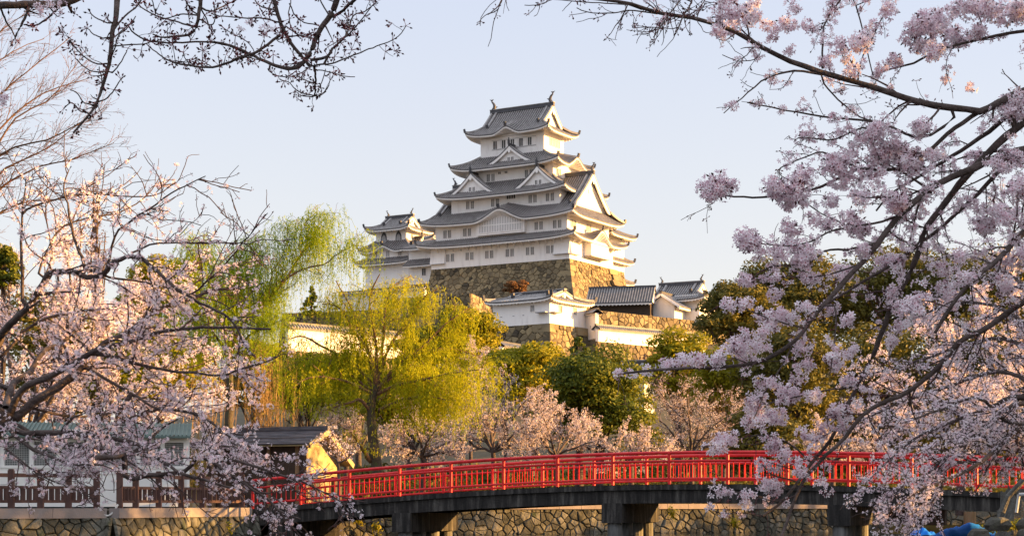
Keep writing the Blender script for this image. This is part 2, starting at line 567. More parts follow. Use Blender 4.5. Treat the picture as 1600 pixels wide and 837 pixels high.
def chidori(B, side, c, rf, rb, zb, wd, h, cx=0, cy=0, board=.5, finial=True):
    """triangular dormer gable standing on a roof slope"""
    q = np.linspace(-1, 1, 27)
    def prof(q): return zb + h * ((1 - np.abs(q)) * .72 + .28 * (1 - np.abs(q)) ** 2.2) + .12 * np.abs(q) ** 6
    s = c + q * wd
    z = prof(q)
    n = len(q)
    P0 = side_pts(side, s, np.full(n, rb), z, cx, cy)
    P1 = side_pts(side, s, np.full(n, rf), z, cx, cy)
    B.grid(np.stack([P0, P1]), 0)
    for r_ in np.arange(rf - .15, rb, -.46):
        for sg in (-1, 1):
            qq = np.linspace(.02, 1, 8) * sg
            P = side_pts(side, c + qq * wd, np.full(8, r_), prof(qq), cx, cy)
            rib_strip(B, P, .22 if r_ > rf - .2 else .16, .16 if r_ > rf - .2 else .11)
    # edge, barge board, its underside, tympanum
    e0 = side_pts(side, s, np.full(n, rf + .02), z + .08, cx, cy)
    e1 = side_pts(side, s, np.full(n, rf + .02), z - .10, cx, cy)
    B.grid(np.stack([e0, e1]), 2)
    b0 = side_pts(side, s * 1.0, np.full(n, rf - .03), z - .10, cx, cy)
    zlow = np.maximum(z - .1 - board, zb - .35)
    b1 = side_pts(side, s, np.full(n, rf - .03), zlow, cx, cy)
    b2 = side_pts(side, s, np.full(n, rf - .3), zlow, cx, cy)
    B.grid(np.stack([b0, b1]), 3); B.grid(np.stack([b1, b2]), 3)
    t0 = side_pts(side, s, np.full(n, rf - .55), z - .05, cx, cy)
    t1 = side_pts(side, s, np.full(n, rf - .55), np.full(n, zb - .6), cx, cy)
    B.grid(np.stack([t0, t1]), 3)
    zt = float(prof(np.array(0.0)))
    ga = [side_pts(side, np.array(c + a), np.array(rf + .03), np.array(zt - board - b), cx, cy) for a, b in ((-.35, 0), (.35, 0), (.18, .75), (-.18, .75))]
    B.add(np.array(ga), [[0, 1, 2, 3]], 3)
    p0 = side_pts(side, np.array(c * 1.0), np.array(rf + .1), np.array(zt + .16), cx, cy)
    p1 = side_pts(side, np.array(c * 1.0), np.array(rb * 1.0), np.array(zt + .16), cx, cy)
    B.beam(p0, p1, .36, .4, 2)
    if finial:
        p2 = side_pts(side, np.array(c * 1.0), np.array(rf + .12), np.array(zt + .2), cx, cy)
        B.beam(p2, p2 + np.array([0, 0, .75]), .42, .25, 2)
        B.beam(p2 + np.array([0, 0, .75]), p2 + np.array([0, 0, 1.15]), .14, .14, 2)

def fish_finial(parent, x, y, z, sx, s=1.0):
    """roof-end dolphin: head down on the ridge, tail raised"""
    b = MB()
    pts = np.array([[0, 0, 0], [.28, 0, .35], [.36, 0, .8], [.16, 0, 1.25], [-.18, 0, 1.6], [-.22, 0, 1.95]]) * s
    pts[:, 0] *= sx
    b.tube(pts + (x, y, z), np.array([.34, .33, .27, .2, .13, .08]) * s, 8)
    for a in (-.5, .5, 0):
        tip = np.array([(-.22 + a * .9) * sx, 0, 2.35 - abs(a) * .5]) * s + (x, y, z)
        b.add([pts[4] + (x, y - .05 * s, z), pts[4] + (x, y + .05 * s, z), tip, pts[5] + (x, y + .03, z), pts[5] + (x, y - .03, z)], [[0, 1, 2], [1, 3, 2], [3, 4, 2], [4, 0, 2]])
    for sy in (-1, 1):
        b.add([pts[1] + (x, y + sy * .25 * s, z), pts[2] + (x, y + sy * .22 * s, z), np.array([.75 * sx * s + x, y + sy * .5 * s, z + .75 * s])], [[0, 1, 2]])
    b.add([pts[0] + (x + .3 * sx * s, y - .12 * s, z), pts[0] + (x + .3 * sx * s, y + .12 * s, z), np.array([x + .55 * sx * s, y, z + .1 * s]), np.array([x + .35 * sx * s, y, z + .45 * s])], [[0, 1, 2], [0, 2, 3], [1, 3, 2]])
    return b.build('fish_finial', M['tile_edge'], parent)

def window(parent, side, s, z, rad, wd, h, bars=2, cx=0, cy=0, name='window', panel='dark_window', frame=.07):
    """recessed-looking barred window set into a wall: dark pane, white frame, white bars"""
    b = MB()
    def bx(s0, s1, z0, z1, r0, r1, mi):
        V = []
        for rr in (r0, r1):
            for (a, c_) in ((s0, z0), (s1, z0), (s1, z1), (s0, z1)):
                V.append(side_pts(side, np.array(a * 1.0), np.array(rr * 1.0), np.array(c_ * 1.0), cx, cy))
        b.add(V, [[0, 1, 2, 3], [4, 5, 6, 7], [0, 1, 5, 4], [1, 2, 6, 5], [2, 3, 7, 6], [3, 0, 4, 7]], mi)
    bx(s - wd / 2, s + wd / 2, z, z + h, rad - .05, rad + .015, 0)
    bx(s - wd / 2 - frame, s - wd / 2, z - frame, z + h + frame, rad - .05, rad + .09, 1)
    bx(s + wd / 2, s + wd / 2 + frame, z - frame, z + h + frame, rad - .05, rad + .09, 1)
    bx(s - wd / 2, s + wd / 2, z - frame, z, rad - .05, rad + .09, 1)
    bx(s - wd / 2, s + wd / 2, z + h, z + h + frame, rad - .05, rad + .09, 1)
    for i in range(bars):
        c_ = s - wd / 2 + wd * (i + 1) / (bars + 1)
        bx(c_ - .035, c_ + .035, z, z + h, rad, rad + .06, 1)
    return b.build(name, [M[panel], M['plaster']], parent)

def wall_box(parent, hx, hy, z0, z1, cx=0, cy=0, flare=0.0, name='wall', m='plaster'):
    b = MB()
    V = [[cx + sx * (hx + f), cy + sy * (hy + f), z] for z, f in ((z0, flare), (z1, 0)) for sx, sy in ((-1, -1), (1, -1), (1, 1), (-1, 1))]
    b.add(V, [[0, 1, 5, 4], [1, 2, 6, 5], [2, 3, 7, 6], [3, 0, 4, 7], [4, 5, 6, 7], [0, 3, 2, 1]])
    return b.build(name, M[m], parent)

# ---------------------------------------------------------------- stone ramparts
def clip(poly, a, n):
    out = []
    k = len(poly)
    for i in range(k):
        p, q = poly[i], poly[(i + 1) % k]
        dp = (p[0] - a[0]) * n[0] + (p[1] - a[1]) * n[1]
        dq = (q[0] - a[0]) * n[0] + (q[1] - a[1]) * n[1]
        if dp <= 0:
            out.append(p)
        if dp * dq < 0:
            t = dp / (dp - dq)
            out.append((p[0] + (q[0] - p[0]) * t, p[1] + (q[1] - p[1]) * t))
    return out

def stone_face(B, mapf, Lu, Lv, cell=.8, gap=.025, dep=.16, rg=None, aspect=1.25, mixed=.25):
    """irregular fitted stones over [0,Lu]x[0,Lv]; mapf(u,v,d)->world xyz (arrays)"""
    rg = rg or random.Random(3)
    cu = cell * aspect
    nu = max(2, int(round(Lu / cu))); nv = max(2, int(round(Lv / cell)))
    cu = Lu / nu; cv = Lv / nv
    seeds = {}
    for i in range(-3, nu + 3):
        for j in range(-3, nv + 3):
            seeds[i, j] = ((i + .5 + (j % 2) * .5 - .25 + rg.uniform(-.5, .5)) * cu, (j + .5 + rg.uniform(-.46, .46)) * cv)
    if mixed:
        for kk in list(seeds):
            if rg.random() < mixed:
                del seeds[kk]
    # backing
    uu, vv = np.meshgrid(np.linspace(0, Lu, max(2, nu)), np.linspace(0, Lv, max(2, nv)), indexing='ij')
    B.grid(mapf(uu, vv, np.full_like(uu, -.03)), 1)
    for i in range(-2, nu + 2):
        for j in range(-2, nv + 2):
            c = seeds.get((i, j))
            if c is None:
                continue
            poly = [(max(0, c[0] - 3 * cu), max(0, c[1] - 3 * cv)), (min(Lu, c[0] + 3 * cu), max(0, c[1] - 3 * cv)),
                    (min(Lu, c[0] + 3 * cu), min(Lv, c[1] + 3 * cv)), (max(0, c[0] - 3 * cu), min(Lv, c[1] + 3 * cv))]
            if poly[1][0] <= poly[0][0] or poly[2][1] <= poly[1][1]:
                continue
            for di in (-3, -2, -1, 0, 1, 2, 3):
                for dj in (-3, -2, -1, 0, 1, 2, 3):
                    o = seeds.get((i + di, j + dj))
                    if o is None or (di == 0 and dj == 0):
                        continue
                    mid = ((c[0] + o[0]) / 2, (c[1] + o[1]) / 2)
                    poly = clip(poly, mid, (o[0] - c[0], o[1] - c[1]))
                    if len(poly) < 3:
                        break
                if len(poly) < 3:
                    break
            if len(poly) < 3:
                continue
            pl = np.array(poly)
            cc = pl.mean(0)
            ext = np.abs(pl - cc).max(0)
            if ext.min() < cell * .12:
                continue
            k = len(pl)
            g = 1 - gap * rg.uniform(.5, 1.6) / max(ext.min(), .1)
            o_ = cc + (pl - cc) * max(g, .6)
            m_ = cc + (pl - cc) * max(g - .06, .5)
            i_ = cc + (pl - cc) * max(g - .25, .3) + np.array([rg.uniform(-.06, .06), rg.uniform(-.06, .06)]) * cell
            d = dep * rg.uniform(.45, 1.1)
            tu, tv = rg.uniform(-.35, .35) * d / cu, rg.uniform(-.35, .35) * d / cv
            P = np.concatenate([o_, m_, i_])
            D = np.concatenate([np.full(k, -.02), np.full(k, d * .62), np.full(k, d)])
            D = D + np.where(D > 0, (P[:, 0] - cc[0]) * tu + (P[:, 1] - cc[1]) * tv, 0)
            V = mapf(P[:, 0], P[:, 1], D)
            Fc = []
            for a in range(2):
                for q in range(k):
                    q2 = (q + 1) % k
                    Fc.append([a * k + q, a * k + q2, (a + 1) * k + q2, (a + 1) * k + q])
            Fc.append(list(range(2 * k, 3 * k)))
            B.add(V, Fc, 0)

def face_map(p0, p1, z0, z1, batter0, batter1=None, curve=1.6):
    """p0->p1 bottom-less top edge (xy), outward normal to the right of p0->p1 seen from above; batter = flare at bottom"""
    p0 = np.array(p0, float); p1 = np.array(p1, float)
    L = np.linalg.norm(p1 - p0); t = (p1 - p0) / L
    n = np.array([t[1], -t[0]])
    H = z1 - z0
    def f(u, v, d, e0=0.0, e1=0.0):
        k = (1 - v / H)
        off = batter0 * k ** curve
        # spread along the edge so corners of a flaring base meet
        a = u / L
        su = u + (a - .5) * 2 * off * f.spread
        x = p0[0] + t[0] * su + n[0] * (off + d)
        y = p0[1] + t[1] * su + n[1] * (off + d)
        return np.stack([x, y, z0 + v], -1)
    f.spread = 1.0
    return f, L, H

def rampart(name, pts, z0, z1, batter, cell, label, closed=False, mats=None, parent=None, seed=1, ends=None, dep=.2, gap=.016, spread=1.0, curve=1.6, corners=False):
    """stone faces along the polyline pts (outside on the right hand)"""
    B = MB(); rg = random.Random(seed)
    zo_ = ZO(sum(p[1] for p in pts) / len(pts)); z0 += zo_; z1 += zo_
    seg = list(zip(pts[:-1], pts[1:]))
    for (a, b) in seg:
        f, L, H = face_map(a, b, z0, z1, batter, curve=curve)
        f.spread = spread
        stone_face(B, f, L, H, cell * .68, gap=gap, dep=dep, rg=rg)
    # long corner blocks laid alternately along each outer corner
    for k in range(1, len(pts) - 1):
        if not corners:
            break
        p_, c_, n_ = [np.array(v, float) for v in pts[k - 1:k + 2]]
        t0 = (c_ - p_) / np.linalg.norm(c_ - p_); t1 = (n_ - c_) / np.linalg.norm(n_ - c_)
        n0 = np.array([t0[1], -t0[0]]); n1 = np.array([t1[1], -t1[0]])
        H = z1 - z0; hb = cell * 1.15; m_ = int(H / hb)
        for j in range(m_):
            v = (j + .5) * H / m_
            off = batter * (1 - v / H) ** curve
            q_ = c_ + (n0 + n1) * (off + .0)
            la, lb = (cell * 2.5, cell * 1.2) if j % 2 else (cell * 1.2, cell * 2.5)
            la *= rg.uniform(.85, 1.15); lb *= rg.uniform(.85, 1.15)
            e = .16 + rg.uniform(-.04, .04)
            o_ = q_ + (n0 + n1) * e
            h2 = H / m_ / 2 * .95
            sl = batter * curve * (1 - v / H) ** max(curve - 1, 0) / H * h2
            V = []
            for zz_, k_ in ((-h2, sl), (h2, -sl)):
                oo = o_ + (n0 + n1) * k_
                for w_ in (oo, oo - t0 * la - n1 * 0, oo - t0 * la - n0 * .5, oo + t1 * lb - n1 * .5, oo + t1 * lb):
                    V.append([w_[0], w_[1], z0 + v + zz_])
            B.add(V, [[0, 1, 2, 3, 4][::-1], [5, 6, 7, 8, 9], [0, 5, 6, 1][::-1], [1, 6, 7, 2][::-1], [3, 8, 9, 4][::-1], [4, 9, 5, 0][::-1]], 0)
    # top cap
    P = np.array([[*p, z1 - .03] for p in pts])
    if len(P) >= 3:
        B.add(P, [list(range(len(P)))], 1)
    o = B.build(name, mats or [M['stone_keep'], M['stone_gap']], parent)
    if label:
        tag(o, label, 'stone rampart')
    return o
# ---------------------------------------------------------------- ground, water
def hill(x, y):
    r = np.sqrt(((x - 4) / 95.0) ** 2 + ((y - 320) / 130.0) ** 2)
    a = 24 * np.clip(1.12 - r, 0, 1) ** .8
    r2 = np.sqrt(((x - 75) / 70.0) ** 2 + ((y - 290) / 90.0) ** 2)
    return a + 10 * np.exp(-r2 ** 2 * 1.2)

def ground_z(x, y):
    return 1.15 + 1.12 * hill(np.asarray(x, float), np.asarray(y, float))

BANK = [(-400, 50), (WX(-120, 56), 56), (WX(162, 59), 59), (WX(176, 58.8), 58.8), (WX(385, 67), 67), (WX(440, 72), 72), (WX(1300, 84), 84), (WX(1700, 86), 86), (500, 92)]
bx = np.array([p[0] for p in BANK]); by = np.array([p[1] for p in BANK])
xs = np.unique(np.concatenate([np.linspace(-3500, -220, 12), np.linspace(-200, 220, 141), np.linspace(240, 3500, 12), bx]))
rows = []
tq = np.concatenate([np.linspace(0, 1, 60) ** 1.0 * 400, [500, 700, 1000, 1600, 2600, 4000, 6000]])
y0 = np.interp(xs, bx, by)
G = np.zeros((len(tq), len(xs), 3))
for i, t in enumerate(tq):
    yy = y0 + .35 + t
    G[i, :, 0] = xs; G[i, :, 1] = yy; G[i, :, 2] = ground_z(xs, yy)
b = MB(); b.grid(G)
lip = G[0].copy(); lip[:, 2] = -2
b.grid(np.stack([lip, G[0]]))
g = b.build('ground', M['ground'], smooth=False)
tag(g, kind='structure')
m, t, bb = mat('moat_water')
bb.inputs['Base Color'].default_value = (.018, .022, .018, 1)
bb.inputs['Roughness'].default_value = .06
bb.inputs['Specular IOR Level'].default_value = .5
nz = t.nodes.new('ShaderNodeTexNoise'); nz.inputs['Scale'].default_value = 2.2; nz.inputs['Detail'].default_value = 4
tc = t.nodes.new('ShaderNodeTexCoord'); mp = t.nodes.new('ShaderNodeMapping'); mp.inputs['Scale'].default_value = (.6, 1.6, 1)
t.links.new(tc.outputs['Object'], mp.inputs[0]); t.links.new(mp.outputs[0], nz.inputs['Vector'])
bp = t.nodes.new('ShaderNodeBump'); bp.inputs['Strength'].default_value = .25; bp.inputs['Distance'].default_value = .05
t.links.new(nz.outputs[0], bp.inputs['Height']); t.links.new(bp.outputs[0], bb.inputs['Normal'])
b = MB(); b.add([[-500, -60, 0], [500, -60, 0], [500, 95, 0], [-500, 95, 0]], [[0, 1, 2, 3]])
tag(b.build('moat_water', m), kind='structure')
# the bank the viewer stands on
b = MB()
V = []
for x in np.linspace(-200, 200, 21):
    V.append([[x, -80, .3], [x, -1.0 + .6 * math.sin(x), .2], [x, .6 + .6 * math.sin(x), -.6]])
b.grid(np.array(V))
tag(b.build('near_bank', M['ground']), kind='structure')
# ---------------------------------------------------------------- the castle
YAW = -30.5
def emptyc(name, loc, rz):
    return empty(name, (loc[0], loc[1], loc[2] + ZO(loc[1])), rz)
KC = (1.77, 303.9)
def to_world(c, yaw, x, y):
    a = R(yaw)
    return (c[0] + math.cos(a) * x - math.sin(a) * y, c[1] + math.sin(a) * x + math.cos(a) * y)

def roof_obj(fn, parent, name='roof'):
    B = MB(); fn(B)
    return B.build(name, RM(), parent)

def pair(parent, side, s, z, rad, wd=.62, h=1.3, gap=.95, bars=2, **k):
    for d in (-gap / 2, gap / 2):
        window(parent, side, s + d, z, rad, wd, h, bars, **k)

def bracket_row(B, side, s0, s1, n, rad, z, out=1.1, drop=.9):
    for s in np.linspace(s0, s1, n):
        a = side_pts(side, np.array(s), np.array(rad), np.array(z - drop))
        b_ = side_pts(side, np.array(s), np.array(rad + out), np.array(z - .1))
        B.beam(a, b_, .16, .2, 0)
        c_ = side_pts(side, np.array(s), np.array(rad + .02), np.array(z - .05))
        B.beam(a, c_, .16, .16, 0)

Z0 = 38.0
keep = emptyc('castle_keep', (*KC, Z0), R(YAW))
tag(keep, 'tall white castle keep of five roof tiers on the hilltop stone base', 'castle')
def K(z): return z - Z0
# tier 1
wall_box(keep, 13.85, 7.95, K(38.0), K(42.3))
def r1(B):
    ring_roof(B, 13.2, 7.6, 15.85, 9.9, K(42.95), K(41.55), lift=.7, wall=(13.85, 7.95), zs=K(41.6), bumps={'E': [(.4, 4.2, 2.1)]})
roof_obj(r1, keep)
b = MB()
for sd_, s0, s1, n_, rad in (('S', -12.4, 12.6, 17, 7.95), ('E', -7, 7, 8, 13.85)):
    for s in np.linspace(s0, s1, n_):
        b = MB(); bracket_row(b, sd_, s, s, 1, rad, K(41.7)); b.build('eave_bracket', M['plaster'], keep)
for s in (-9.9, -5.9, -1.9, 2.2, 6.2, 10.2):
    pair(keep, 'S', s, K(39.15), 7.95)
# stone-dropping chutes at the corners
def chute(side, s0, s1, rad):
    b = MB()
    V = [side_pts(side, np.array(s * 1.0), np.array(rad + d), np.array(z * 1.0)) for s in (s0, s1) for d, z in ((0, K(41.3)), (.42, K(38.95)), (.42, K(38.8)), (0, K(38.8)))]
    b.add(np.array(V), [[0, 1, 5, 4], [1, 2, 6, 5], [2, 3, 7, 6], [0, 3, 2, 1], [4, 5, 6, 7]], 0)
    p = [side_pts(side, np.array(s * 1.0), np.array(rad + .46), np.array(K(38.83))) for s in (s0 - .1, s1 + .1)]
    b.beam(p[0], p[1], .1, .1, 1)
    b.build('stone_chute', [M['plaster'], M['shutter']], keep)
chute('S', -13.9, -10.9, 7.95)
chute('S', 10.9, 13.9, 7.95)
chute('E', -7.95, -5.3, 13.85)
# east bay window under the curved gable
b = MB()
b.box((14.5, .4, K(40.4)), (1.5, 6.4, 2.6))
b.box((14.55, .4, K(39.0)), (1.7, 6.7, .16), 1)
b.box((15.29, .4, K(41.2)), (.06, 6.4, .1), 1)
b.build('bay_window', [M['plaster'], M['shutter']], keep)
# tier 2
wall_box(keep, 13.2, 7.6, K(42.0), K(46.2))
for s in (-11.0, -6.9, 7.4, 11.0):
    pair(keep, 'S', s + .3, K(43.35), 7.6, h=1.35)
b = MB()   # the long lattice bay
b.box((.5, -7.95, K(44.65)), (9.6, .8, 3.1))
b.box((.5, -8.4, K(43.5)), (9.0, .12, .16))
for i in range(27):
    x = .5 - 4.3 + 8.6 * i / 26
    b.box((x, -8.42, K(44.8)), (.15, .12, 2.6))
b.box((.5, -8.37, K(44.8)), (8.7, .06, 2.5), 1)
b.box((.5, -8.43, K(44.75)), (9.0, .08, .16)); b.box((.5, -8.42, K(46.1)), (9.0, .12, .14))
b.build('lattice_window', [M['plaster'], M['shutter']], keep)
pair(keep, 'E', -5.5, K(43.6), 13.2); pair(keep, 'E', 0, K(43.6), 13.2)
def r2(B):
    irimoya(B, 15.4, 9.5, 14.2, 8.1, K(45.35), vg=.66, lift=.75, wall=(13.2, 7.6), zs=K(45.55), bumps={'S': [(.8, 5.4, 2.0)]}, rec=.8, board=.8)
roof_obj(r2, keep)
for sx in (1, -1):   # gable carving
    b = MB()
    b.box((sx * 13.46, 0, K(51.2)), (.12, 1.6, 1.0)); b.box((sx * 13.48, 0, K(50.6)), (.12, .8, .8))
    b.beam((sx * 13.45, -4.9, K(48.4)), (sx * 13.45, -.5, K(51.9)), .2, .3, 0); b.beam((sx * 13.45, 4.9, K(48.4)), (sx * 13.45, .5, K(51.9)), .2, .3, 0)
    b.build('gable_ornament', M['plaster'], keep)
    fish_finial(keep, sx * 14.1, 0, K(53.9), -sx, .75)
# tier 3
wall_box(keep, 10.9, 6.0, K(46.3), K(50.8))
for s in (-7.0, -1.9, 5.6, 9.0):
    pair(keep, 'S', s, K(48.35), 6.0, h=1.35)
window(keep, 'S', 1.3, K(49.4), 6.0, 1.7, .7, 4)
def r3(B):
    ring_roof(B, 8.75, 4.5, 13.0, 8.0, K(53.0), K(50.1), lift=.7, wall=(10.9, 6.0), zs=K(50.25))
    for c in (-6.4, 6.9):
        chidori(B, 'S', c, 6.9, 4.3, K(50.75), 4.7, 3.7)
roof_obj(r3, keep)
for c in (-6.4, 6.9):
    pair(keep, 'S', c, K(51.3), 6.38, .45, .75, .75, 1)
# tier 4
wall_box(keep, 8.75, 4.5, K(51.5), K(55.6))
for s in (-3.7, 4.0):
    pair(keep, 'S', s, K(53.1), 4.5, h=1.3)
for s in (-1.9, -.6):
    window(keep, 'S', s, K(54.2), 4.5, .5, .4, 1)
pair(keep, 'E', -2.6, K(53.2), 8.75, h=1.2)
def r4(B):
    ring_roof(B, 6.4, 3.5, 10.9, 6.6, K(57.6), K(55.1), lift=.75, wall=(8.75, 4.5), zs=K(55.2), bumps={'E': [(.6, 3.6, 1.6)]})
    chidori(B, 'S', .6, 5.5, 3.3, K(55.8), 4.5, 3.0)
roof_obj(r4, keep)
pair(keep, 'S', .6, K(56.2), 4.98, .45, .65, .75, 1)
# tier 5
wall_box(keep, 6.4, 3.5, K(57.0), K(61.6))
b = MB()
b.box((.4, -3.53, K(58.75)), (8.9, .1, .1), 1); b.box((.4, -3.53, K(60.35)), (8.9, .06, .06), 1)
b.box((0, -3.52, K(60.9)), (12.7, .05, .05), 1)
b.build('sill_rail', [M['plaster'], M['shutter']], keep)
for i in range(5):
    s = -3.4 + i * 1.75
    window(keep, 'S', s, K(58.85), 3.5, .72, 1.4, 1)
    b = MB(); b.box((s + .82, -3.53, K(59.55)), (.7, .08, 1.4)); b.build('shutter_panel', M['plaster'], keep)
for s in (-1.2, -.2, .8, 1.7):
    window(keep, 'E', s, K(58.9), 6.4, .6, 1.3, 1, panel='shutter')
def r5(B):
    irimoya(B, 8.4, 5.5, 6.3, 5.0, K(61.1), vg=.6, lift=.7, wall=(6.4, 3.5), zs=K(61.25), bumps={'S': [(-.2, 2.9, 1.15)], 'N': [(-.2, 2.9, 1.15)]}, rec=.6, board=.65)
roof_obj(r5, keep)
for sx in (1, -1):
    fish_finial(keep, sx * 6.0, 0, K(66.55), -sx, 1.0)

# the stone base of the keep
def lw(x, y): return to_world(KC, YAW, x, y)
rampart('rampart', [lw(-13.85, -7.95), lw(13.85, -7.95), lw(13.85, 7.95), lw(13.85, 12)], 22.0, 38.02, 6.2, .86,
        'steep flared stone base under the tall white keep, sunlit on its right face', seed=4, curve=1.5, corners=True)

# ---------------------------------------------------------------- small keep to the left
def small_keep(name, c, yaw, z0, label, dims, windows=True):
    k = emptyc(name, (*c, z0), R(yaw))
    tag(k, label, 'turret')
    return k
SC = (WX(611, 322) + 1.5, 322 + 2.0)
wk = small_keep('small_keep', SC, YAW, 36.5, 'small three-tiered white keep left of the tall keep', None)
def q(z): return z - 36.5
wall_box(wk, 4.9, 4.2, q(36.5), q(41.4))
def wr1(B): ring_roof(B, 4.6, 3.9, 6.4, 5.7, q(42.1), q(40.9), lift=.5, wall=(4.9, 4.2), zs=q(41.0), sp=.42)
roof_obj(wr1, wk)
wall_box(wk, 4.6, 3.9, q(41.5), q(44.0))
for s in (-2.8, 0, 2.7): window(wk, 'S', s, q(42.3), 3.9, .75, 1.1, 1, panel='shutter')
def wr2(B): ring_roof(B, 3.4, 2.9, 6.0, 5.2, q(45.3), q(43.2), lift=.6, wall=(4.6, 3.9), zs=q(43.3), bumps={'S': [(-.5, 3.2, 1.1)]}, sp=.42)
roof_obj(wr2, wk)
b = MB(); chidori(b, 'E', 0, 5.0, 2.9, q(43.6), 2.6, 2.3); b.build('dormer_gable', RM(), wk)
wall_box(wk, 3.4, 2.9, q(44.3), q(48.0))
for s in (-1.6, 1.7):
    b = MB()   # bell-shaped windows
    pts = [(-.55, 0), (.55, 0), (.5, .7), (.32, 1.15), (0, 1.4), (-.32, 1.15), (-.5, .7)]
    for sc_, y_, mi in ((1.25, -2.92, 0), (.85, -2.96, 1)):
        V = [[s + p[0] * sc_, y_, q(45.35) + p[1] * sc_] for p in pts] + [[s + p[0] * sc_, y_ + .06, q(45.35) + p[1] * sc_] for p in pts]
        n = len(pts)
        b.add(V, [list(range(n))] + [[i, n + i, n + (i + 1) % n, (i + 1) % n] for i in range(n)], mi)
    b.build('bell_window', [M['tile_edge'], M['shutter']], wk)
window(wk, 'S', 0, q(47.1), 2.9, .8, .45, 2)
def wr3(B): irimoya(B, 5.0, 4.5, 3.0, 2.7, q(47.3), vg=.55, lift=.55, wall=(3.4, 2.9), zs=q(47.45), rec=.4, board=.4, ridge=.5, sp=.42)
roof_obj(wr3, wk)
for sx in (1, -1): fish_finial(wk, sx * 2.8, 0, q(50.35), -sx, .6)
rampart('rampart', [to_world(SC, YAW, -4.9, -4.2), to_world(SC, YAW, 4.9, -4.2), to_world(SC, YAW, 4.9, 4.2)], 27, 36.52, 2.5, .9,
        'stone base under the small three-tiered keep, half hidden by the willow', seed=9)

# second small keep behind it: only its sunlit roof shows
NC = (WX(666, 338), 340)
nk = small_keep('roofed_turret', NC, YAW, 38, 'white turret whose sunlit roof shows between the small keep and the tall keep', None)
wall_box(nk, 3.6, 4.0, 0, 10.2)
def nr(B): irimoya(B, 5.6, 5.2, 3.2, 3.4, 9.2, vg=.5, lift=.5, wall=(3.6, 4.0), zs=9.4, rec=.4, board=.4, ridge=.5, axis='y', sp=.42)
roof_obj(nr, nk)
window(nk, 'E', 0, 6.5, 3.6, .8, 1.2, 1)

# corridor between
CC = to_world(KC, YAW, -18.5, 2.2)
ck = emptyc('connecting_corridor', (*CC, 36.5), R(YAW))
tag(ck, 'low white connecting corridor with two dark roofs between the two keeps', 'corridor')
wall_box(ck, 5.2, 3.0, 0, 3.6)
wall_box(ck, 5.2, 2.6, 3.3, 6.6)
def cr(B): ring_roof(B, 5.3, 2.6, 5.4, 4.4, 4.6, 3.3, lift=.1, wall=(5.2, 3.0), zs=3.5, sides='SN', sp=.42)
roof_obj(cr, ck)
def cr2(B): ring_roof(B, 5.3, .05, 5.5, 4.2, 8.3, 6.4, lift=.1, wall=(5.2, 2.6), zs=6.5, sides='SN', sp=.42)
roof_obj(cr2, ck)
for s in (-1.6, .6, 2.6): window(ck, 'S', s, 1.5, 3.0, .8, 1.3, 1)
window(ck, 'S', 1.6, 4.9, 2.6, 1.7, .9, 0)

# east small keep behind the tall keep, at the right
EC = to_world(KC, YAW, 7.2, 14.6)
ek = emptyc('stacked_turret', (*EC, 32.5), R(YAW))
tag(ek, 'narrow sunlit white turret with stacked eaves behind the tall keep at its right', 'turret')
def e_(z): return z - 32.5
wall_box(ek, 3.4, 4.2, e_(32.5), e_(45))
def er(B):
    ring_roof(B, 3.3, 4.1, 4.9, 5.6, e_(37.4), e_(36.4), lift=.4, wall=(3.4, 4.2), zs=e_(36.5), sp=.42)
    ring_roof(B, 3.3, 4.1, 4.8, 5.5, e_(41.2), e_(40.2), lift=.4, wall=(3.4, 4.2), zs=e_(40.3), sp=.42)
    irimoya(B, 5.0, 5.6, 2.6, 3.2, e_(44.6), vg=.5, lift=.4, wall=(3.4, 4.2), zs=e_(44.7), rec=.3, board=.35, ridge=.4, axis='y', sp=.42)
roof_obj(er, ek)
for z in (34.2, 38.2, 42.2):
    window(ek, 'E', -2.4, e_(z), 3.4, .5, 1.3, 1); window(ek, 'E', -1.4, e_(z), 3.4, .5, 1.3, 1)
b = MB()
b.add([[3.35, .5, e_(35.3)], [3.35, 4.2, e_(35.3)], [4.3, 4.2, e_(33.4)], [4.3, .5, e_(33.4)], [3.35, .5, e_(33.3)], [3.35, 4.2, e_(33.3)], [4.3, 4.2, e_(33.3)], [4.3, .5, e_(33.3)]], [[0, 1, 2, 3], [4, 7, 6, 5], [0, 3, 7, 4], [1, 5, 6, 2], [2, 6, 7, 3]])
b.build('stone_chute', M['plaster'], ek)
rampart('rampart', [to_world(EC, YAW, -3.4, -4.2), to_world(EC, YAW, 3.4, -4.2), to_world(EC, YAW, 3.4, 4.2), to_world(EC, YAW, -3.4, 4.2)], 22, 32.52, 2.2, .95,
        'sunlit stone base below the narrow turret behind the tall keep', seed=11)

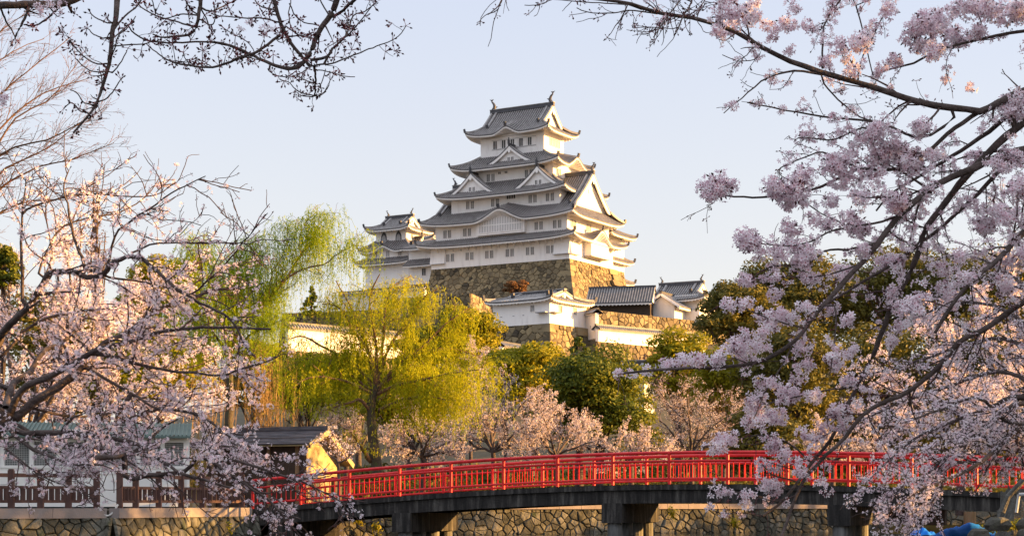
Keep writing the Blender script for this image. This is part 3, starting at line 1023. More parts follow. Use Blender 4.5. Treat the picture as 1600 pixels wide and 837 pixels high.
# ---------------------------------------------------------------- lower turret (right of centre)
TC = (3.7, 231.0); TY = -36.0
tz = 21.8
tu = emptyc('turret', (*TC, tz), R(TY))
tag(tu, 'low white turret with one grey tiled roof on a tall stone base below the keep', 'turret')
wall_box(tu, 4.6, 4.3, 0, 3.5)
def tr_(B): irimoya(B, 5.45, 5.15, 4.0, 1.45, 3.15, vg=.4, lift=.35, wall=(4.6, 4.3), zs=3.2, rec=.35, board=.28, ridge=.35, sp=.40)
roof_obj(tr_, tu)
window(tu, 'S', 1.9, 1.7, 4.3, .6, .8, 2); window(tu, 'E', -1.8, 1.6, 4.6, .6, .9, 1); window(tu, 'E', 1.6, 1.6, 4.6, .6, .9, 1)
for sx, sd_ in ((3.6, 'S'), (-3.4, 'E')):
    b = MB()
    a = side_pts(sd_, np.array(sx - .8), np.array(4.7 if sd_ == 'S' else 5.0), np.array(1.45)); c_ = side_pts(sd_, np.array(sx + .8), np.array(4.7 if sd_ == 'S' else 5.0), np.array(1.45))
    b.beam(a, c_, .7, .14); b.build('chute_ledge', M['shutter'], tu)
for s in (-3.2, -1.2, .4):
    b = MB(); b.box((s, -4.31, 1.3), (.28, .06, .1)); b.build('loophole', M['shutter'], tu)
tw = lambda x, y: to_world(TC, TY, x, y)
rampart('rampart', [tw(-4.6, -4.3), tw(4.6, -4.3), tw(4.6, 4.3), tw(4.6, 10)], 8, 21.82, 2.6, 1.0,
        'tall rough stone base under the low white turret, shaded left and sunlit right', seed=21, dep=.22, corners=True)

# wall east of the turret, with its tiled coping
def tiled_wall(name, p, q_, z0, z1, label, thick=.5, holes=0, rf=.75, z1b=None, posts=0):
    """plaster wall from p to q (xy) with a small tiled roof; z1b = top at the far end"""
    p = np.array(p, float); q_ = np.array(q_, float); z1b = z1 if z1b is None else z1b
    L = np.linalg.norm(q_ - p); a = math.atan2(q_[1] - p[1], q_[0] - p[0])
    o = emptyc(name, (p[0], p[1], z0), a)
    tag(o, label, 'wall')
    H0, H1 = z1 - z0, z1b - z0
    b = MB()
    V = [[x, y, z] for x, h in ((0, H0), (L, H1)) for y, z in ((-thick / 2, -.3), (thick / 2, -.3), (thick / 2, h), (-thick / 2, h))]
    b.add(V, [[0, 3, 2, 1], [4, 5, 6, 7], [0, 4, 7, 3], [1, 2, 6, 5], [3, 7, 6, 2], [0, 1, 5, 4]])
    b.build('wall_panel', M['plaster'], o)
    b = MB()
    sl = (H1 - H0) / L
    for sg in (-1, 1):
        P = np.array([[[x, sg * y, h + sl * x] for x in (-.3, L + .3)] for y, h in ((.06, H0 + .5), (rf, H0 + .02))])
        b.grid(P, 0)
        P2 = np.array([[[x, sg * y, h + sl * x] for x in (-.3, L + .3)] for y, h in ((rf, H0 + .02), (rf, H0 - .08))]); b.grid(P2, 2)
        P3 = np.array([[[x, sg * y, h + sl * x] for x in (-.3, L + .3)] for y, h in ((rf - .03, H0 - .085), (thick / 2 - .02, H0 - .22))]); b.grid(P3, 3)
        for x in np.arange(-.15, L + .2, .42):
            rib_strip(b, [[x, sg * .06, H0 + .5 + sl * x], [x, sg * rf, H0 + .03 + sl * x]], .15, .1)
    b.beam((-.35, 0, H0 + .56), (L + .35, 0, H1 + .56), .3, .26, 2)
    b.build('tiled_coping', RM(), o)
    for i in range(holes):
        x = L * (i + .7) / (holes + .4)
        b = MB(); b.box((x, -thick / 2 - .005, (H0 + sl * x) * .45), (.22, .03, .34)); b.build('loophole', M['shutter'], o)
    return o
pe0 = tw(4.75, 4.6)
E1 = np.array([WX(933, 229), 229]); E2 = np.array([WX(1100, 246), 246])
tiled_wall('plaster_wall', E1, E2, 19.5, 21.5, 'long sunlit white wall with small loopholes stepping down right of the low turret', holes=9, z1b=21.9)
tiled_wall('stepped_wall', (WX(918, 232.2), 232.2), (WX(933, 229.2), 229.3), 20.5, 23.6, 'short tall section of white wall joining the low turret to the long loopholed wall', holes=1)
rampart('rampart', [tuple(E1 + (-.3, -1.2)), tuple(E2 + (1, -1.2)), tuple(E2 + (12, 14))], 6, 19.5, 2.6, 1.0,
        'rough sunlit stone rampart under the long loopholed white wall', seed=23, dep=.22)
# upper rampart carrying the long roofed building
F1 = np.array([WX(905, 247), 247]); F2 = np.array([WX(1130, 268), 268])
rampart('rampart', [tuple(F1), tuple(F2), tuple(F2 + (12, 14))], 17, 25.55, 1.6, .95,
        'golden sunlit stone rampart below the long dark-tiled building', seed=25)
# long dark-tiled building
lb = emptyc('long_gallery', (WX(972, 262), 262, 24.9), R(-12))
tag(lb, 'long low building with one plain dark tiled roof right of the keep base', 'building')
wall_box(lb, 4.6, 2.4, 0, 2.9, m='timber_dark')
def lr(B):
    roof_side(B, 'S', lambda t: 5.1 + 0 * t, lambda t: .05 + 3.4 * t, lambda s, t: 5.5 - 2.6 * t + 0 * s, soffit=(2.4, 2.85, 4.6), sp=.40)
    roof_side(B, 'N', lambda t: 5.1 + 0 * t, lambda t: .05 + 3.4 * t, lambda s, t: 5.5 - 2.6 * t + 0 * s, soffit=(2.4, 2.85, 4.6), sp=.40)
    B.box((0, 0, 5.6), (10.3, .4, .35), 2)
roof_obj(lr, lb)
for sx in (-4.9, 4.9):
    b = MB()
    b.add([[sx, -3.2, 3.0], [sx, 3.2, 3.0], [sx, 0, 5.45]], [[0, 1, 2]])
    b.build('gable_wall', M['plaster'], lb)
# gatehouse at the right end
gh = emptyc('gatehouse', (WX(1067, 266), 268, 25.2), R(-28))
tag(gh, 'white gatehouse with stacked hip-and-gable roofs at the right end of the upper rampart', 'building')
wall_box(gh, 4.2, 3.2, 0, 4.3)
def gr(B):
    irimoya(B, 5.6, 4.5, 3.6, 2.8, 3.5, vg=.5, lift=.45, wall=(4.2, 3.2), zs=3.7, rec=.35, board=.4, ridge=.45, sp=.40)
    # front wing, gable to the viewer
    Z = lambda s, t: 4.9 - 2.1 * t - .12 * np.sin(math.pi * t)
    T = rot_axis('y')
    C = MB()
    roof_side(C, 'S', lambda t: 3.2 + 0 * t, lambda t: .05 + 3.1 * t, lambda s, t: Z(s, t) + 0 * s, soffit=(2.1, 2.75, 2.6), sp=.4)
    roof_side(C, 'N', lambda t: 3.2 + 0 * t, lambda t: .05 + 3.1 * t, lambda s, t: Z(s, t) + 0 * s, soffit=(2.1, 2.75, 2.6), sp=.4)
    C.box((0, 0, 5.0), (6.6, .4, .4), 2)
    for sg in (-1, 1):
        C.beam((-3.24, 0, 4.75), (-3.24, sg * 3.1, 2.68), .12, .34, 3)
    V = T(np.concatenate(C.v)) + np.array([-.1, -4.8, -.75])
    B.add(V, C.f, C.m)
roof_obj(gr, gh)
b = MB()
b.add([[x, y, z] for y in (-7.4, -2.0) for x, z in ((-2.1, 0), (1.9, 0), (1.9, 2.45), (-.1, 3.95), (-2.1, 2.45))], [[0, 1, 2, 3, 4], [9, 8, 7, 6, 5], [0, 5, 6, 1], [1, 6, 7, 2], [4, 9, 5, 0]])
b.build('front_wing', M['plaster'], gh)
for sx in (1, -1): fish_finial(gh, sx * 3.4, 0, 6.7, -sx, .5)
window(gh, 'E', -1.6, 1.6, 4.2, .5, 1.0, 1); window(gh, 'E', .8, 1.6, 4.2, .5, 1.0, 1)

# left rampart with a sunlit corner, upper wall and long sunlit wall
Lp = [(WX(440, 262), 262), (WX(737, 252), 252), (WX(771, 262), 262)]
rampart('rampart', Lp, 12, 26.6, 2.2, .95, 'grey stone rampart left of the low turret with one narrow sunlit corner face', seed=31)
rampart('rampart', [(WX(600, 270), 270), (WX(735, 262), 262), (WX(765, 274), 274)], 20, 29.5, 1.5, .95, 'shaded stone rampart stepping up from the left rampart to the keep base', seed=33)
tiled_wall('coped_wall', (WX(534, 290), 290), (WX(665, 282), 282), 28.5, 32.0, 'white wall with dark coping below the small keep, behind the willow top')
tiled_wall('coped_wall', (WX(448, 196), 196), (WX(720, 214), 214), 16.4, 19.0, 'long sunlit white wall with tiled coping behind the middle willow')
rampart('rampart', [(WX(446, 195), 195.4), (WX(722, 214), 213.4)], 6, 16.2, 1.5, .9, 'low stone rampart under the long sunlit wall behind the willow', seed=35)
# small gate wall beside the turret base
tiled_wall('gate_wall', (WX(782, 212), 212), (WX(810, 216), 216), 15.0, 18.0, 'short white wall with a peaked tile coping at the foot of the turret base')
# small tiled roofs among the trees
sm = emptyc('storehouse', (WX(985, 185), 186, 9.0), R(-20))
tag(sm, 'small house among the trees, only its white-lined tiled roof showing', 'building')
wall_box(sm, 2.2, 2.0, 0, 3.9)
def smr(B): irimoya(B, 3.0, 3.0, 1.7, 1.7, 3.6, vg=.5, lift=.2, wall=(2.2, 2.0), zs=3.7, rec=.3, board=.3, ridge=.35, sp=.3)
roof_obj(smr, sm)
# ---------------------------------------------------------------- moat walls
def wall_stones(name, pts, z0, z1, cell, label, seed, batter=.35, dep=.11, gap=.008):
    B = MB(); rg = random.Random(seed)
    for a, c_ in zip(pts[:-1], pts[1:]):
        f, L, H = face_map(a, c_, z0, z1, batter, curve=1.0); f.spread = 0
        stone_face(B, f, L, H, cell, gap=gap, dep=dep, rg=rg, aspect=1.3, mixed=.38)
    o = B.build(name, [M['stone_bank'], M['stone_gap']])
    tag(o, label, 'retaining wall')
    return o
wall_stones('moat_wall', [(WX(-100, 56), 56), (WX(162, 59), 59)], -.6, .9, .25, 'rough stone moat wall under the left end of the brown fence', 41)
wall_stones('moat_wall', [(WX(162, 59), 59), (WX(176, 58.8), 58.8), (WX(400, 67.5), 67.5)], -.6, .9, .25, 'rough stone moat wall from the fence gap to the end of the red bridge', 42)
wall_stones('moat_wall', [(WX(430, 71), 71), (WX(800, 77), 77), (WX(1290, 84), 84)], -.5, 1.13, .24, 'mossy stone moat wall seen under the bridge beyond its two left piers', 43)
wall_stones('moat_wall', [(WX(1290, 84), 84), (WX(1720, 86), 86)], -.5, 1.13, .30, 'darker stone moat wall under the right end of the bridge', 44)
b = MB()
P = [(WX(430, 71), 71.1), (WX(800, 77), 77.1), (WX(1290, 84), 84.1), (WX(1720, 86), 86.1)]
for a, c_ in zip(P[:-1], P[1:]):
    a = np.array(a); c_ = np.array(c_); n = int(np.linalg.norm(c_ - a) / 1.1)
    for i in range(n):
        p, q_ = a + (c_ - a) * i / n, a + (c_ - a) * (i + .985) / n
        b.beam((*p, 1.24), (*q_, 1.24), .5, .24)
tag(b.build('coping_stones', M['curb']), 'row of flat coping stones along the far moat wall under the bridge', 'coping')

# ---------------------------------------------------------------- fence on the left bank
def dl(px, a, c_):   # distance where the ray of a pixel column crosses the ground line a->c
    k = (px - 800) / F
    a = np.array(a, float); c_ = np.array(c_, float)
    s = (k * a[1] - a[0]) / ((c_[0] - a[0]) - k * (c_[1] - a[1]))
    return a + (c_ - a) * s
def kerb(pts, z0, z1, label):
    b = MB()
    for a, c_ in zip(pts[:-1], pts[1:]):
        a = np.array(a, float); c_ = np.array(c_, float); n = max(1, int(np.linalg.norm(c_ - a) / 1.8))
        for i in range(n):
            p, q_ = a + (c_ - a) * i / n, a + (c_ - a) * (i + .994) / n
            b.beam((*p, (z0 + z1) / 2), (*q_, (z0 + z1) / 2), .42, z1 - z0)
    o = b.build('kerb_beam', M['curb'])
    tag(o, label, 'kerb')
FZ = 1.22
FA, FB = (WX(-100, 56), 56.12), (WX(163, 59), 59.12)
FC, FD = (WX(177, 58.8), 58.95), (WX(386, 67), 67.1)
kerb([FA, FB], .88, FZ, 'left long concrete kerb carrying the brown fence above the moat wall')
kerb([FC, FD], .88, FZ, 'concrete kerb under the brown fence next to the red bridge')
def fence(a, c_, pxs, label):
    o = empty('timber_fence', (a[0], a[1], FZ))
    tag(o, label, 'fence', 'brown fences along the moat')
    off = np.array([a[0], a[1], FZ])
    P = [dl(px, a, c_) for px in pxs]
    for p in P:
        b = MB(); q_ = np.array([*p, 0]) - np.array([a[0], a[1], 0])
        b.box(q_ + (0, 0, .63), (.19, .19, 1.27)); b.box(q_ + (0, 0, 1.285), (.15, .15, .04))
        b.build('fence_post', M['fence_wood'], o)
    for p, q_ in zip(P[:-1], P[1:]):
        p0 = np.array([*p, 0]) - np.array([a[0], a[1], 0]); q0 = np.array([*q_, 0]) - np.array([a[0], a[1], 0])
        b = MB()
        for z, h in ((1.1, .13), (.70, .10), (.23, .10)):
            b.beam(p0 + (0, 0, z), q0 + (0, 0, z), .09, h)
        n = 4
        for i in range(n):
            m_ = p0 + (q0 - p0) * (i + .8) / (n + .6)
            b.beam(m_ + (0, 0, .25), m_ + (0, 0, .70), .07, .16 if np.linalg.norm(q0 - p0) < 1.3 else .13)
        b.build('rail_panel', M['fence_wood'], o)
fence(FA, FB, [-72, -27, 17.6, 63.5, 107, 151], 'dark brown timber fence standing before the white aviary, left of the gap')
fence(FC, FD, [187, 212, 248, 283, 316, 348, 378], 'dark brown timber fence under the blossom branches between the gap and the red bridge')
b = MB()
t = np.linspace(0, 1, 14)
A, Cc = np.array([*dl(155, FA, FB), 1.25]), np.array([*dl(186, FC, FD), 1.35])
P = A + (Cc - A) * t[:, None]; P[:, 2] -= .34 * np.sin(math.pi * t) ; P[:, 1] -= .15
b.tube(P, .035, 6)
tag(b.build('rope', M['rope'], smooth=True), 'pale rope sagging across the gap between the two brown fences', 'rope')

# ---------------------------------------------------------------- white aviary behind the fence
av = empty('aviary', (0, 0, 1.15))
tag(av, 'long white aviary hut with wire mesh windows and green roof behind the brown fence', 'aviary')
d0, d1 = 65.0, 66.5
px0, px1 = -80, 292
A = np.array([WX(px0, d0), d0]); Cc = np.array([WX(px1, d1), d1]); t_ = (Cc - A) / np.linalg.norm(Cc - A); nn = np.array([t_[1], -t_[0]])
def ap(px, z, off=0.0):
    p = dl(px, A, Cc) + nn * off
    return np.array([p[0], p[1], z])
zt = lambda y: (HY - y) / F * 65.5 + ZC - 1.15
b = MB(); b.beam(ap(px0, zt(760) ), ap(px1, zt(760)), .2, zt(729) - zt(791)); b.build('wall', M['shed_white'], av)
b = MB(); b.beam(ap(px0, zt(684)), ap(px1, zt(684)), .24, .28); b.beam(ap(px0, zt(729)), ap(px1, zt(729)), .26, .1); b.beam(ap(px0, zt(739), .1), ap(px1, zt(739), .1), .05, .05); b.build('frame_beam', M['shed_white'], av)
cols = [-40, 4, 49.5, 92, 135, 176, 216, 254, 290]
for px in cols:
    b = MB(); b.beam(ap(px, zt(729)), ap(px, zt(684)), .16, .22, up=(*nn, 0)); b.build('frame_post', M['shed_white'], av)
for pa, pb in zip(cols[:-1], cols[1:]):
    b = MB()
    pa += 2.4; pb -= 2.4
    for i in range(1, 15):
        px = pa + (pb - pa) * i / 15
        b.beam(ap(px, zt(729), .03), ap(px, zt(687), .03), .014, .014, up=(*nn, 0))
    for i in range(1, 15):
        z = zt(729) + (zt(687) - zt(729)) * i / 15
        b.beam(ap(pa, z, .03), ap(pb, z, .03), .014, .014)
    b.build('wire_window', M['wire'], av)
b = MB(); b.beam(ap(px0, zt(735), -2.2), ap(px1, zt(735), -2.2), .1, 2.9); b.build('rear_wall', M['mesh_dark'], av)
b = MB()
P = np.array([[ap(px, zt(680), .5) for px in (px0 - 5, px1 + 6)], [ap(px, zt(655), -2.4) for px in (px0 - 5, px1 + 6)]]); b.grid(P)
P2 = P.copy(); P2[..., 2] -= .08; b.grid(P2); b.grid(np.stack([P[0], P2[0]]))
for i in range(60):
    k = i / 59
    b.beam(P[0, 0] + (P[0, 1] - P[0, 0]) * k + (0, 0, .02), P[1, 0] + (P[1, 1] - P[1, 0]) * k + (0, 0, .02), .05, .05)
b.build('roof', M['shed_green'], av)
b = MB(); b.beam(ap(px1, zt(790)), ap(px1, zt(684)), .2, .2, up=(*nn, 0)); 
p, q_ = ap(px1, 0, .1), ap(px1, 0, -2.3)
b.add([[p[0], p[1], 0], [q_[0], q_[1], 0], [q_[0], q_[1], 3.2], [p[0], p[1], 2.6]], [[0, 1, 2, 3]]); b.build('end_wall', M['shed_white'], av)

# ---------------------------------------------------------------- tea house with dark roof
TH = (WX(497, 74), 74.0)
th = empty('tea_house', (*TH, 1.15), R(-24))
tag(th, 'small dark-roofed house with sunlit cream gable wall beside the middle willow', 'house')
zz = lambda y: (HY - y) / F * 74 + ZC - 1.15
L_ = 5.2; fy, by_ = -1.6, 2.15
za, zf, zb = zz(672), zz(695), zz(724)
b = MB()
def slab(b, pts, th_, mi=0):
    P = np.array(pts); Q = P - (0, 0, th_)
    b.add(np.concatenate([P, Q]), [[0, 1, 2, 3], [7, 6, 5, 4], [0, 4, 5, 1], [1, 5, 6, 2], [2, 6, 7, 3], [3, 7, 4, 0]], mi)
for k in range(9):   # stepped courses of shingles, front slope
    y0, y1 = fy * k / 9, fy * (k + 1.15) / 9
    z0, z1 = za + (zf - za) * k / 9 + .04, za + (zf - za) * (k + 1.15) / 9 + .04
    slab(b, [[-L_, y0, z0 - .02], [.5, y0, z0 - .02], [.5, y1, z1 + .02], [-L_, y1, z1 + .02]], .05)
for k in range(11):
    y0, y1 = by_ * k / 11, by_ * (k + 1.15) / 11
    z0, z1 = za + (zb - za) * k / 11 + .04, za + (zb - za) * (k + 1.15) / 11 + .04
    slab(b, [[.5, y0, z0 - .02], [-L_, y0, z0 - .02], [-L_, y1, z1 + .02], [.5, y1, z1 + .02]], .05)
b.beam((-L_ - .05, 0, za + .1), (.55, 0, za + .1), .26, .16)
b.build('roof', M['shingle'], th)
b = MB()
b.beam((.52, 0, za - .08), (.52, fy, zf - .08), .07, .22); b.beam((.52, 0, za - .08), (.52, by_, zb - .08), .07, .22)
b.build('barge_board', M['wall_cream'], th)
b = MB()
slab(b, [[-L_ + .1, by_ * .98, zb - .04], [.47, by_ * .98, zb - .04], [.47, .1, za - .08], [-L_ + .1, .1, za - .08]], .04)
slab(b, [[-L_ + .1, fy * .98, zf - .04], [.47, fy * .98, zf - .04], [.47, -.1, za - .08], [-L_ + .1, -.1, za - .08]], .04)
b.build('soffit_board', M['wall_cream'], th)
b = MB()
b.add([[0, fy * .6, 0], [0, by_ * .75, 0], [0, by_ * .75, za + (zb - za) * .75 - .15], [0, 0, za - .15], [0, fy * .6, za + (zf - za) * .6 - .15]], [[0, 1, 2, 3, 4]])
b.build('gable_wall', M['wall_cream'], th)
b = MB(); b.box((-L_ / 2 + .1, fy * .6 + .02, (zf + .1) / 2 + .1), (L_ - .3, .12, zf + .3)); b.box((-L_ / 2, by_ * .75, zb / 2 + .1), (L_ - .3, .12, zb + .3)); b.build('wall', M['timber_dark'], th)
for x in (-4.6, -3.2, -1.8, -.4):
    b = MB(); b.box((x, fy * .6 - .08, zf / 2), (.14, .14, zf)); b.build('post', M['timber'], th)
b = MB(); b.box((.05, 1.5, .7), (.14, .7, 1.4)); b.build('door', M['timber_dark'], th)

# ---------------------------------------------------------------- red arched bridge
BA, BB = np.array([WX(390, 68.5), 68.5]), np.array([WX(1534, 58), 58.0])
bt = (BB - BA) / np.linalg.norm(BB - BA); bn = np.array([-bt[1], bt[0]])
BW = 4.1
sK = []; zT = []
for px, py in ((330, 757), (390, 752), (467, 742.5), (546, 735), (626, 728.5), (709, 722.5), (791, 717), (876, 712.5), (963, 709), (1051, 706.5), (1141, 705.5), (1233, 706), (1326, 708), (1420, 711), (1534, 714.5), (1640, 718)):
    p = dl(px, BA, BB); sK.append(np.dot(p - BA, bt)); zT.append(ZC + (HY - py) / F * p[1])
cz = np.polyfit(sK, zT, 4)
rail_z = lambda s: np.polyval(cz, s)
s_first = np.dot(dl(546, BA, BB) - BA, bt); s_last = np.dot(dl(1326, BA, BB) - BA, bt)
step = (s_last - s_first) / 9
RH = 1.14
br = empty('arched_bridge', (*BA, 0.0))
tag(br, 'long gently arched red-railed bridge with dark concrete girder over the moat', 'bridge')
def bp(s, off, z):
    p = bt * s + bn * off
    return np.array([p[0], p[1], z])
k0, k1 = -2, 15
posts = [s_first + k * step for k in range(k0, k1)]
send0, send1 = posts[0], posts[-1]
for off in (0.0, BW):
    for s in posts:
        b = MB(); z = float(rail_z(s))
        b.tube([bp(s, off, z - RH - .05), bp(s, off, z - .03)], .062, 10); b.tube([bp(s, off, z - .06), bp(s, off, z + .0)], .075, 10)
        b.build('railing_post', M['red_paint'], br)
    ss = np.linspace(send0, send1, 80)
    for dz, r_ in ((0, .062), (-.30, .045), (-.93, .042)):
        b = MB(); b.tube(np.array([bp(s, off, float(rail_z(s)) + dz) for s in ss]), r_, 10)
        b.build('handrail' if dz == 0 else 'rail', M['red_paint'], br, smooth=True)
    for s0, s1 in zip(posts[:-1], posts[1:]):
        b = MB()
        for i in range(9):
            s = s0 + (s1 - s0) * (i + 1) / 10; z = float(rail_z(s))
            b.tube([bp(s, off, z - .93), bp(s, off, z - .30)], .02, 5)
        b.build('baluster_panel', M['red_paint'], br)
# deck and girders
ss = np.linspace(send0 - .3, send1 + 6, 60)
zz_ = np.array([float(rail_z(s)) for s in np.clip(ss, send0, send1 + 3)]) - RH
b = MB()
sect = [(-.32, 0), (-.32, -.18), (-.22, -.2), (-.22, -.66), (.5, -.66), (.5, -.3), (BW - .5, -.3), (BW - .5, -.66), (BW + .22, -.66), (BW + .22, -.2), (BW + .32, -.18), (BW + .32, 0)]
Pg = np.array([[bp(s, o_, z + dz) for s, z in zip(ss, zz_)] for o_, dz in sect + sect[:1]])
b.grid(Pg)
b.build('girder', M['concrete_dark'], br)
b = MB(); b.grid(np.array([[bp(s, o_, z + .012) for s, z in zip(ss, zz_)] for o_ in (-.25, BW + .25)])); b.build('deck', M['curb'], br)
for px in (632, 960, 1313):
    s = float(np.dot(dl(px, BA, BB) - BA, bt)); z = float(rail_z(s)) - RH - .66
    pr = MB()
    a, c_ = bp(s, -.3, z - .34), bp(s, BW + .1, z - .34)
    pr.beam(a, c_, .78, .72)
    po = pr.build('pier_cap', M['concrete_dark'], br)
    for j in range(4):
        b = MB(); o_ = .05 + j * (BW - .3) / 3
        b.tube([bp(s, o_, -1.5), bp(s, o_, z - .68)], .27, 14); b.build('pier_column', M['concrete'], po)
# abutment at the left end
b = MB()
p0 = bp(send0 - .2, -.28, 0); p1 = bp(send0 + 1.2, -.28, 0)
b.beam(bp(s_first - 1.6 * step, BW / 2, .55), bp(s_first - 1.55 * step + .8, BW / 2, .55), BW + .4, 1.5)
b.build('abutment', M['concrete_dark'], br)

# ---------------------------------------------------------------- moored boat, tarpaulins, stump at the right
bo = empty('wooden_boat', (WX(1470, 74), 74, 0), R(-14))
tag(bo, 'old wooden boat with dark canopy moored under the right end of the bridge', 'boat')
b = MB()
xs_ = np.linspace(-2.4, 2.4, 15)
def hull(inset, zofs):
    P = []
    for x in xs_:
        k = 1 - (abs(x) / 2.4) ** 3
        wv = (.25 + .45 * k) * inset
        sh = .42 + .16 * (abs(x) / 2.4) ** 2
        P.append([[x, -wv, sh + zofs], [x, -wv * .8, .08 + zofs], [x, wv * .8, .08 + zofs], [x, wv, sh + zofs]])
    return np.array(P)
b.grid(hull(1, 0)); b.grid(hull(.9, .03))
for e in (0, -1): 
    h_ = hull(1, 0)[e]; b.add(h_, [[0, 1, 2, 3]])
b.build('hull', M['boat_wood'], bo)
b = MB()
for x in (-2.3, .2):
    for y in (-.5, .5): b.box((x, y, .75), (.06, .06, .9))
b.box((-1.05, 0, 1.2), (2.7, 1.3, .06)); b.box((-1.05, .52, .8), (2.6, .04, .8)); b.box((-2.3, 0, .8), (.04, 1.0, .8))
b.build('canopy', M['timber_dark'], bo)
b = MB(); b.tube([(1.2, -.1, .42), (1.2, -.1, 1.02)], .26, 12); b.build('barrel', M['timber'], bo)

def tarp(name, c, rz, L, wv, h, label, seed):
    o = empty(name, c, rz)
    tag(o, label, 'covered boat')
    b = MB(); rg = np.random.default_rng(seed)
    nx, ny = 25, 15
    P = np.zeros((nx, ny, 3))
    for i in range(nx):
        u = i / (nx - 1) * 2 - 1
        ph = h * (1 - .75 * abs(u - .08) ** 1.15)
        for j in range(ny):
            v = j / (ny - 1) * 2 - 1
            z = ph * (1 - abs(v) ** 1.4 * .92) 
            wd = wv * (1 - .35 * abs(u) ** 3)
            P[i, j] = (u * L, v * wd, z + .05 + .035 * math.sin(u * 9 + v * 4) + .02 * rg.normal())
    b.grid(P); b.build('tarpaulin', M['blue_tarp'], o, smooth=True)
    b = MB()
    hp = np.array([[[u * L * .98, s_ * wv * .9 * (1 - .35 * abs(u) ** 3), z] for s_, z in ((-1, .18), (-.7, -.15), (.7, -.15), (1, .18))] for u in np.linspace(-1, 1, 9)])
    b.grid(hp); b.build('hull', M['boat_wood'], o)
tarp('covered_boat', (WX(1515, 62), 62.5, 0), R(-12), 1.35, .8, .62, 'small boat under a bright blue tarpaulin on the water at lower right', 3)
tarp('covered_boat', (WX(1443, 66), 66.5, 0), R(-8), .6, .6, .40, 'dark blue covered boat half hidden by blossoms beside the brighter blue one', 5)
# ---------------------------------------------------------------- plants: tools
def unit(v):
    return v / (np.linalg.norm(v, axis=-1, keepdims=True) + 1e-9)

def catmull(P, n):
    P = np.asarray(P, float)
    if len(P) < 3:
        t = np.linspace(0, 1, n)[:, None]
        return P[0] + (P[-1] - P[0]) * t
    Q = np.concatenate([[2 * P[0] - P[1]], P, [2 * P[-1] - P[-2]]])
    L = np.concatenate([[0], np.cumsum(np.linalg.norm(np.diff(P, axis=0), axis=1))])
    out = []
    for u in np.linspace(0, L[-1], n):
        i = min(np.searchsorted(L, u, side='right') - 1, len(P) - 2)
        t = (u - L[i]) / (L[i + 1] - L[i] + 1e-9)
        p0, p1, p2, p3 = Q[i], Q[i + 1], Q[i + 2], Q[i + 3]
        out.append(.5 * ((2 * p1) + (-p0 + p2) * t + (2 * p0 - 5 * p1 + 4 * p2 - p3) * t * t + (-p0 + 3 * p1 - 3 * p2 + p3) * t ** 3))
    return np.array(out)

class Tubes:
    """collects tapered tubes and bakes them into one numpy quad mesh"""
    def __init__(s):
        s.g = {}
    def add(s, P, r, k):
        s.g.setdefault((len(P), k), []).append((P, r))
    def arrays(s):
        Vs, Fs, off = [], [], 0
        for (n, k), items in s.g.items():
            P = np.array([a for a, _ in items]); r = np.array([b_ for _, b_ in items])
            T = unit(np.gradient(P, axis=1))
            ref = np.where(np.abs(T[..., 2:3]) < .9, np.array([0.1, .2, .97]), np.array([.97, .2, .1]))
            A = unit(np.cross(T, ref)); Bv = np.cross(T, A)
            th = np.arange(k) / k * 2 * math.pi
            V = P[:, :, None, :] + r[:, :, None, None] * (np.cos(th)[None, None, :, None] * A[:, :, None, :] + np.sin(th)[None, None, :, None] * Bv[:, :, None, :])
            m_ = len(items)
            idx = np.arange(m_ * n * k).reshape(m_, n, k) + off
            q_ = np.stack([idx[:, :-1, :], np.roll(idx, -1, 2)[:, :-1, :], np.roll(idx, -1, 2)[:, 1:, :], idx[:, 1:, :]], -1).reshape(-1, 4)
            Vs.append(V.reshape(-1, 3)); Fs.append(q_); off += m_ * n * k
        return np.concatenate(Vs), np.concatenate(Fs)
    def build(s, name, m, parent=None, smooth=True):
        if not s.g:
            return None
        V, Fq = s.arrays()
        return np_mesh(name, V, Fq, m, parent=parent, smooth=smooth)

def scatter(T, Fq, mi, pos, nrm, scale, rg, roll=True):
    """instances of a small template baked at pos with +z along nrm"""
    n = len(pos)
    z = unit(np.asarray(nrm, float))
    a = rg.normal(size=(n, 3))
    x = unit(np.cross(a, z)); y = np.cross(z, x)
    Rm = np.stack([x, y, z], -1)                      # n,3,3 columns
    sc_ = np.broadcast_to(np.asarray(scale, float), (n,))
    V = np.einsum('nij,vj->nvi', Rm, T) * sc_[:, None, None] + np.asarray(pos)[:, None, :]
    k = len(T)
    Fa = (np.arange(n) * k)[:, None, None] + np.asarray(Fq)[None]
    M_ = np.broadcast_to(np.asarray(mi)[None], (n, len(Fq)))
    return V.reshape(-1, 3), Fa.reshape(-1, 4), M_.reshape(-1)

def merge(parts):
    Vs, Fs, Ms, off = [], [], [], 0
    for V, Fa, m_ in parts:
        Vs.append(V); Fs.append(Fa + off); Ms.append(m_); off += len(V)
    return np.concatenate(Vs), np.concatenate(Fs), np.concatenate(Ms)

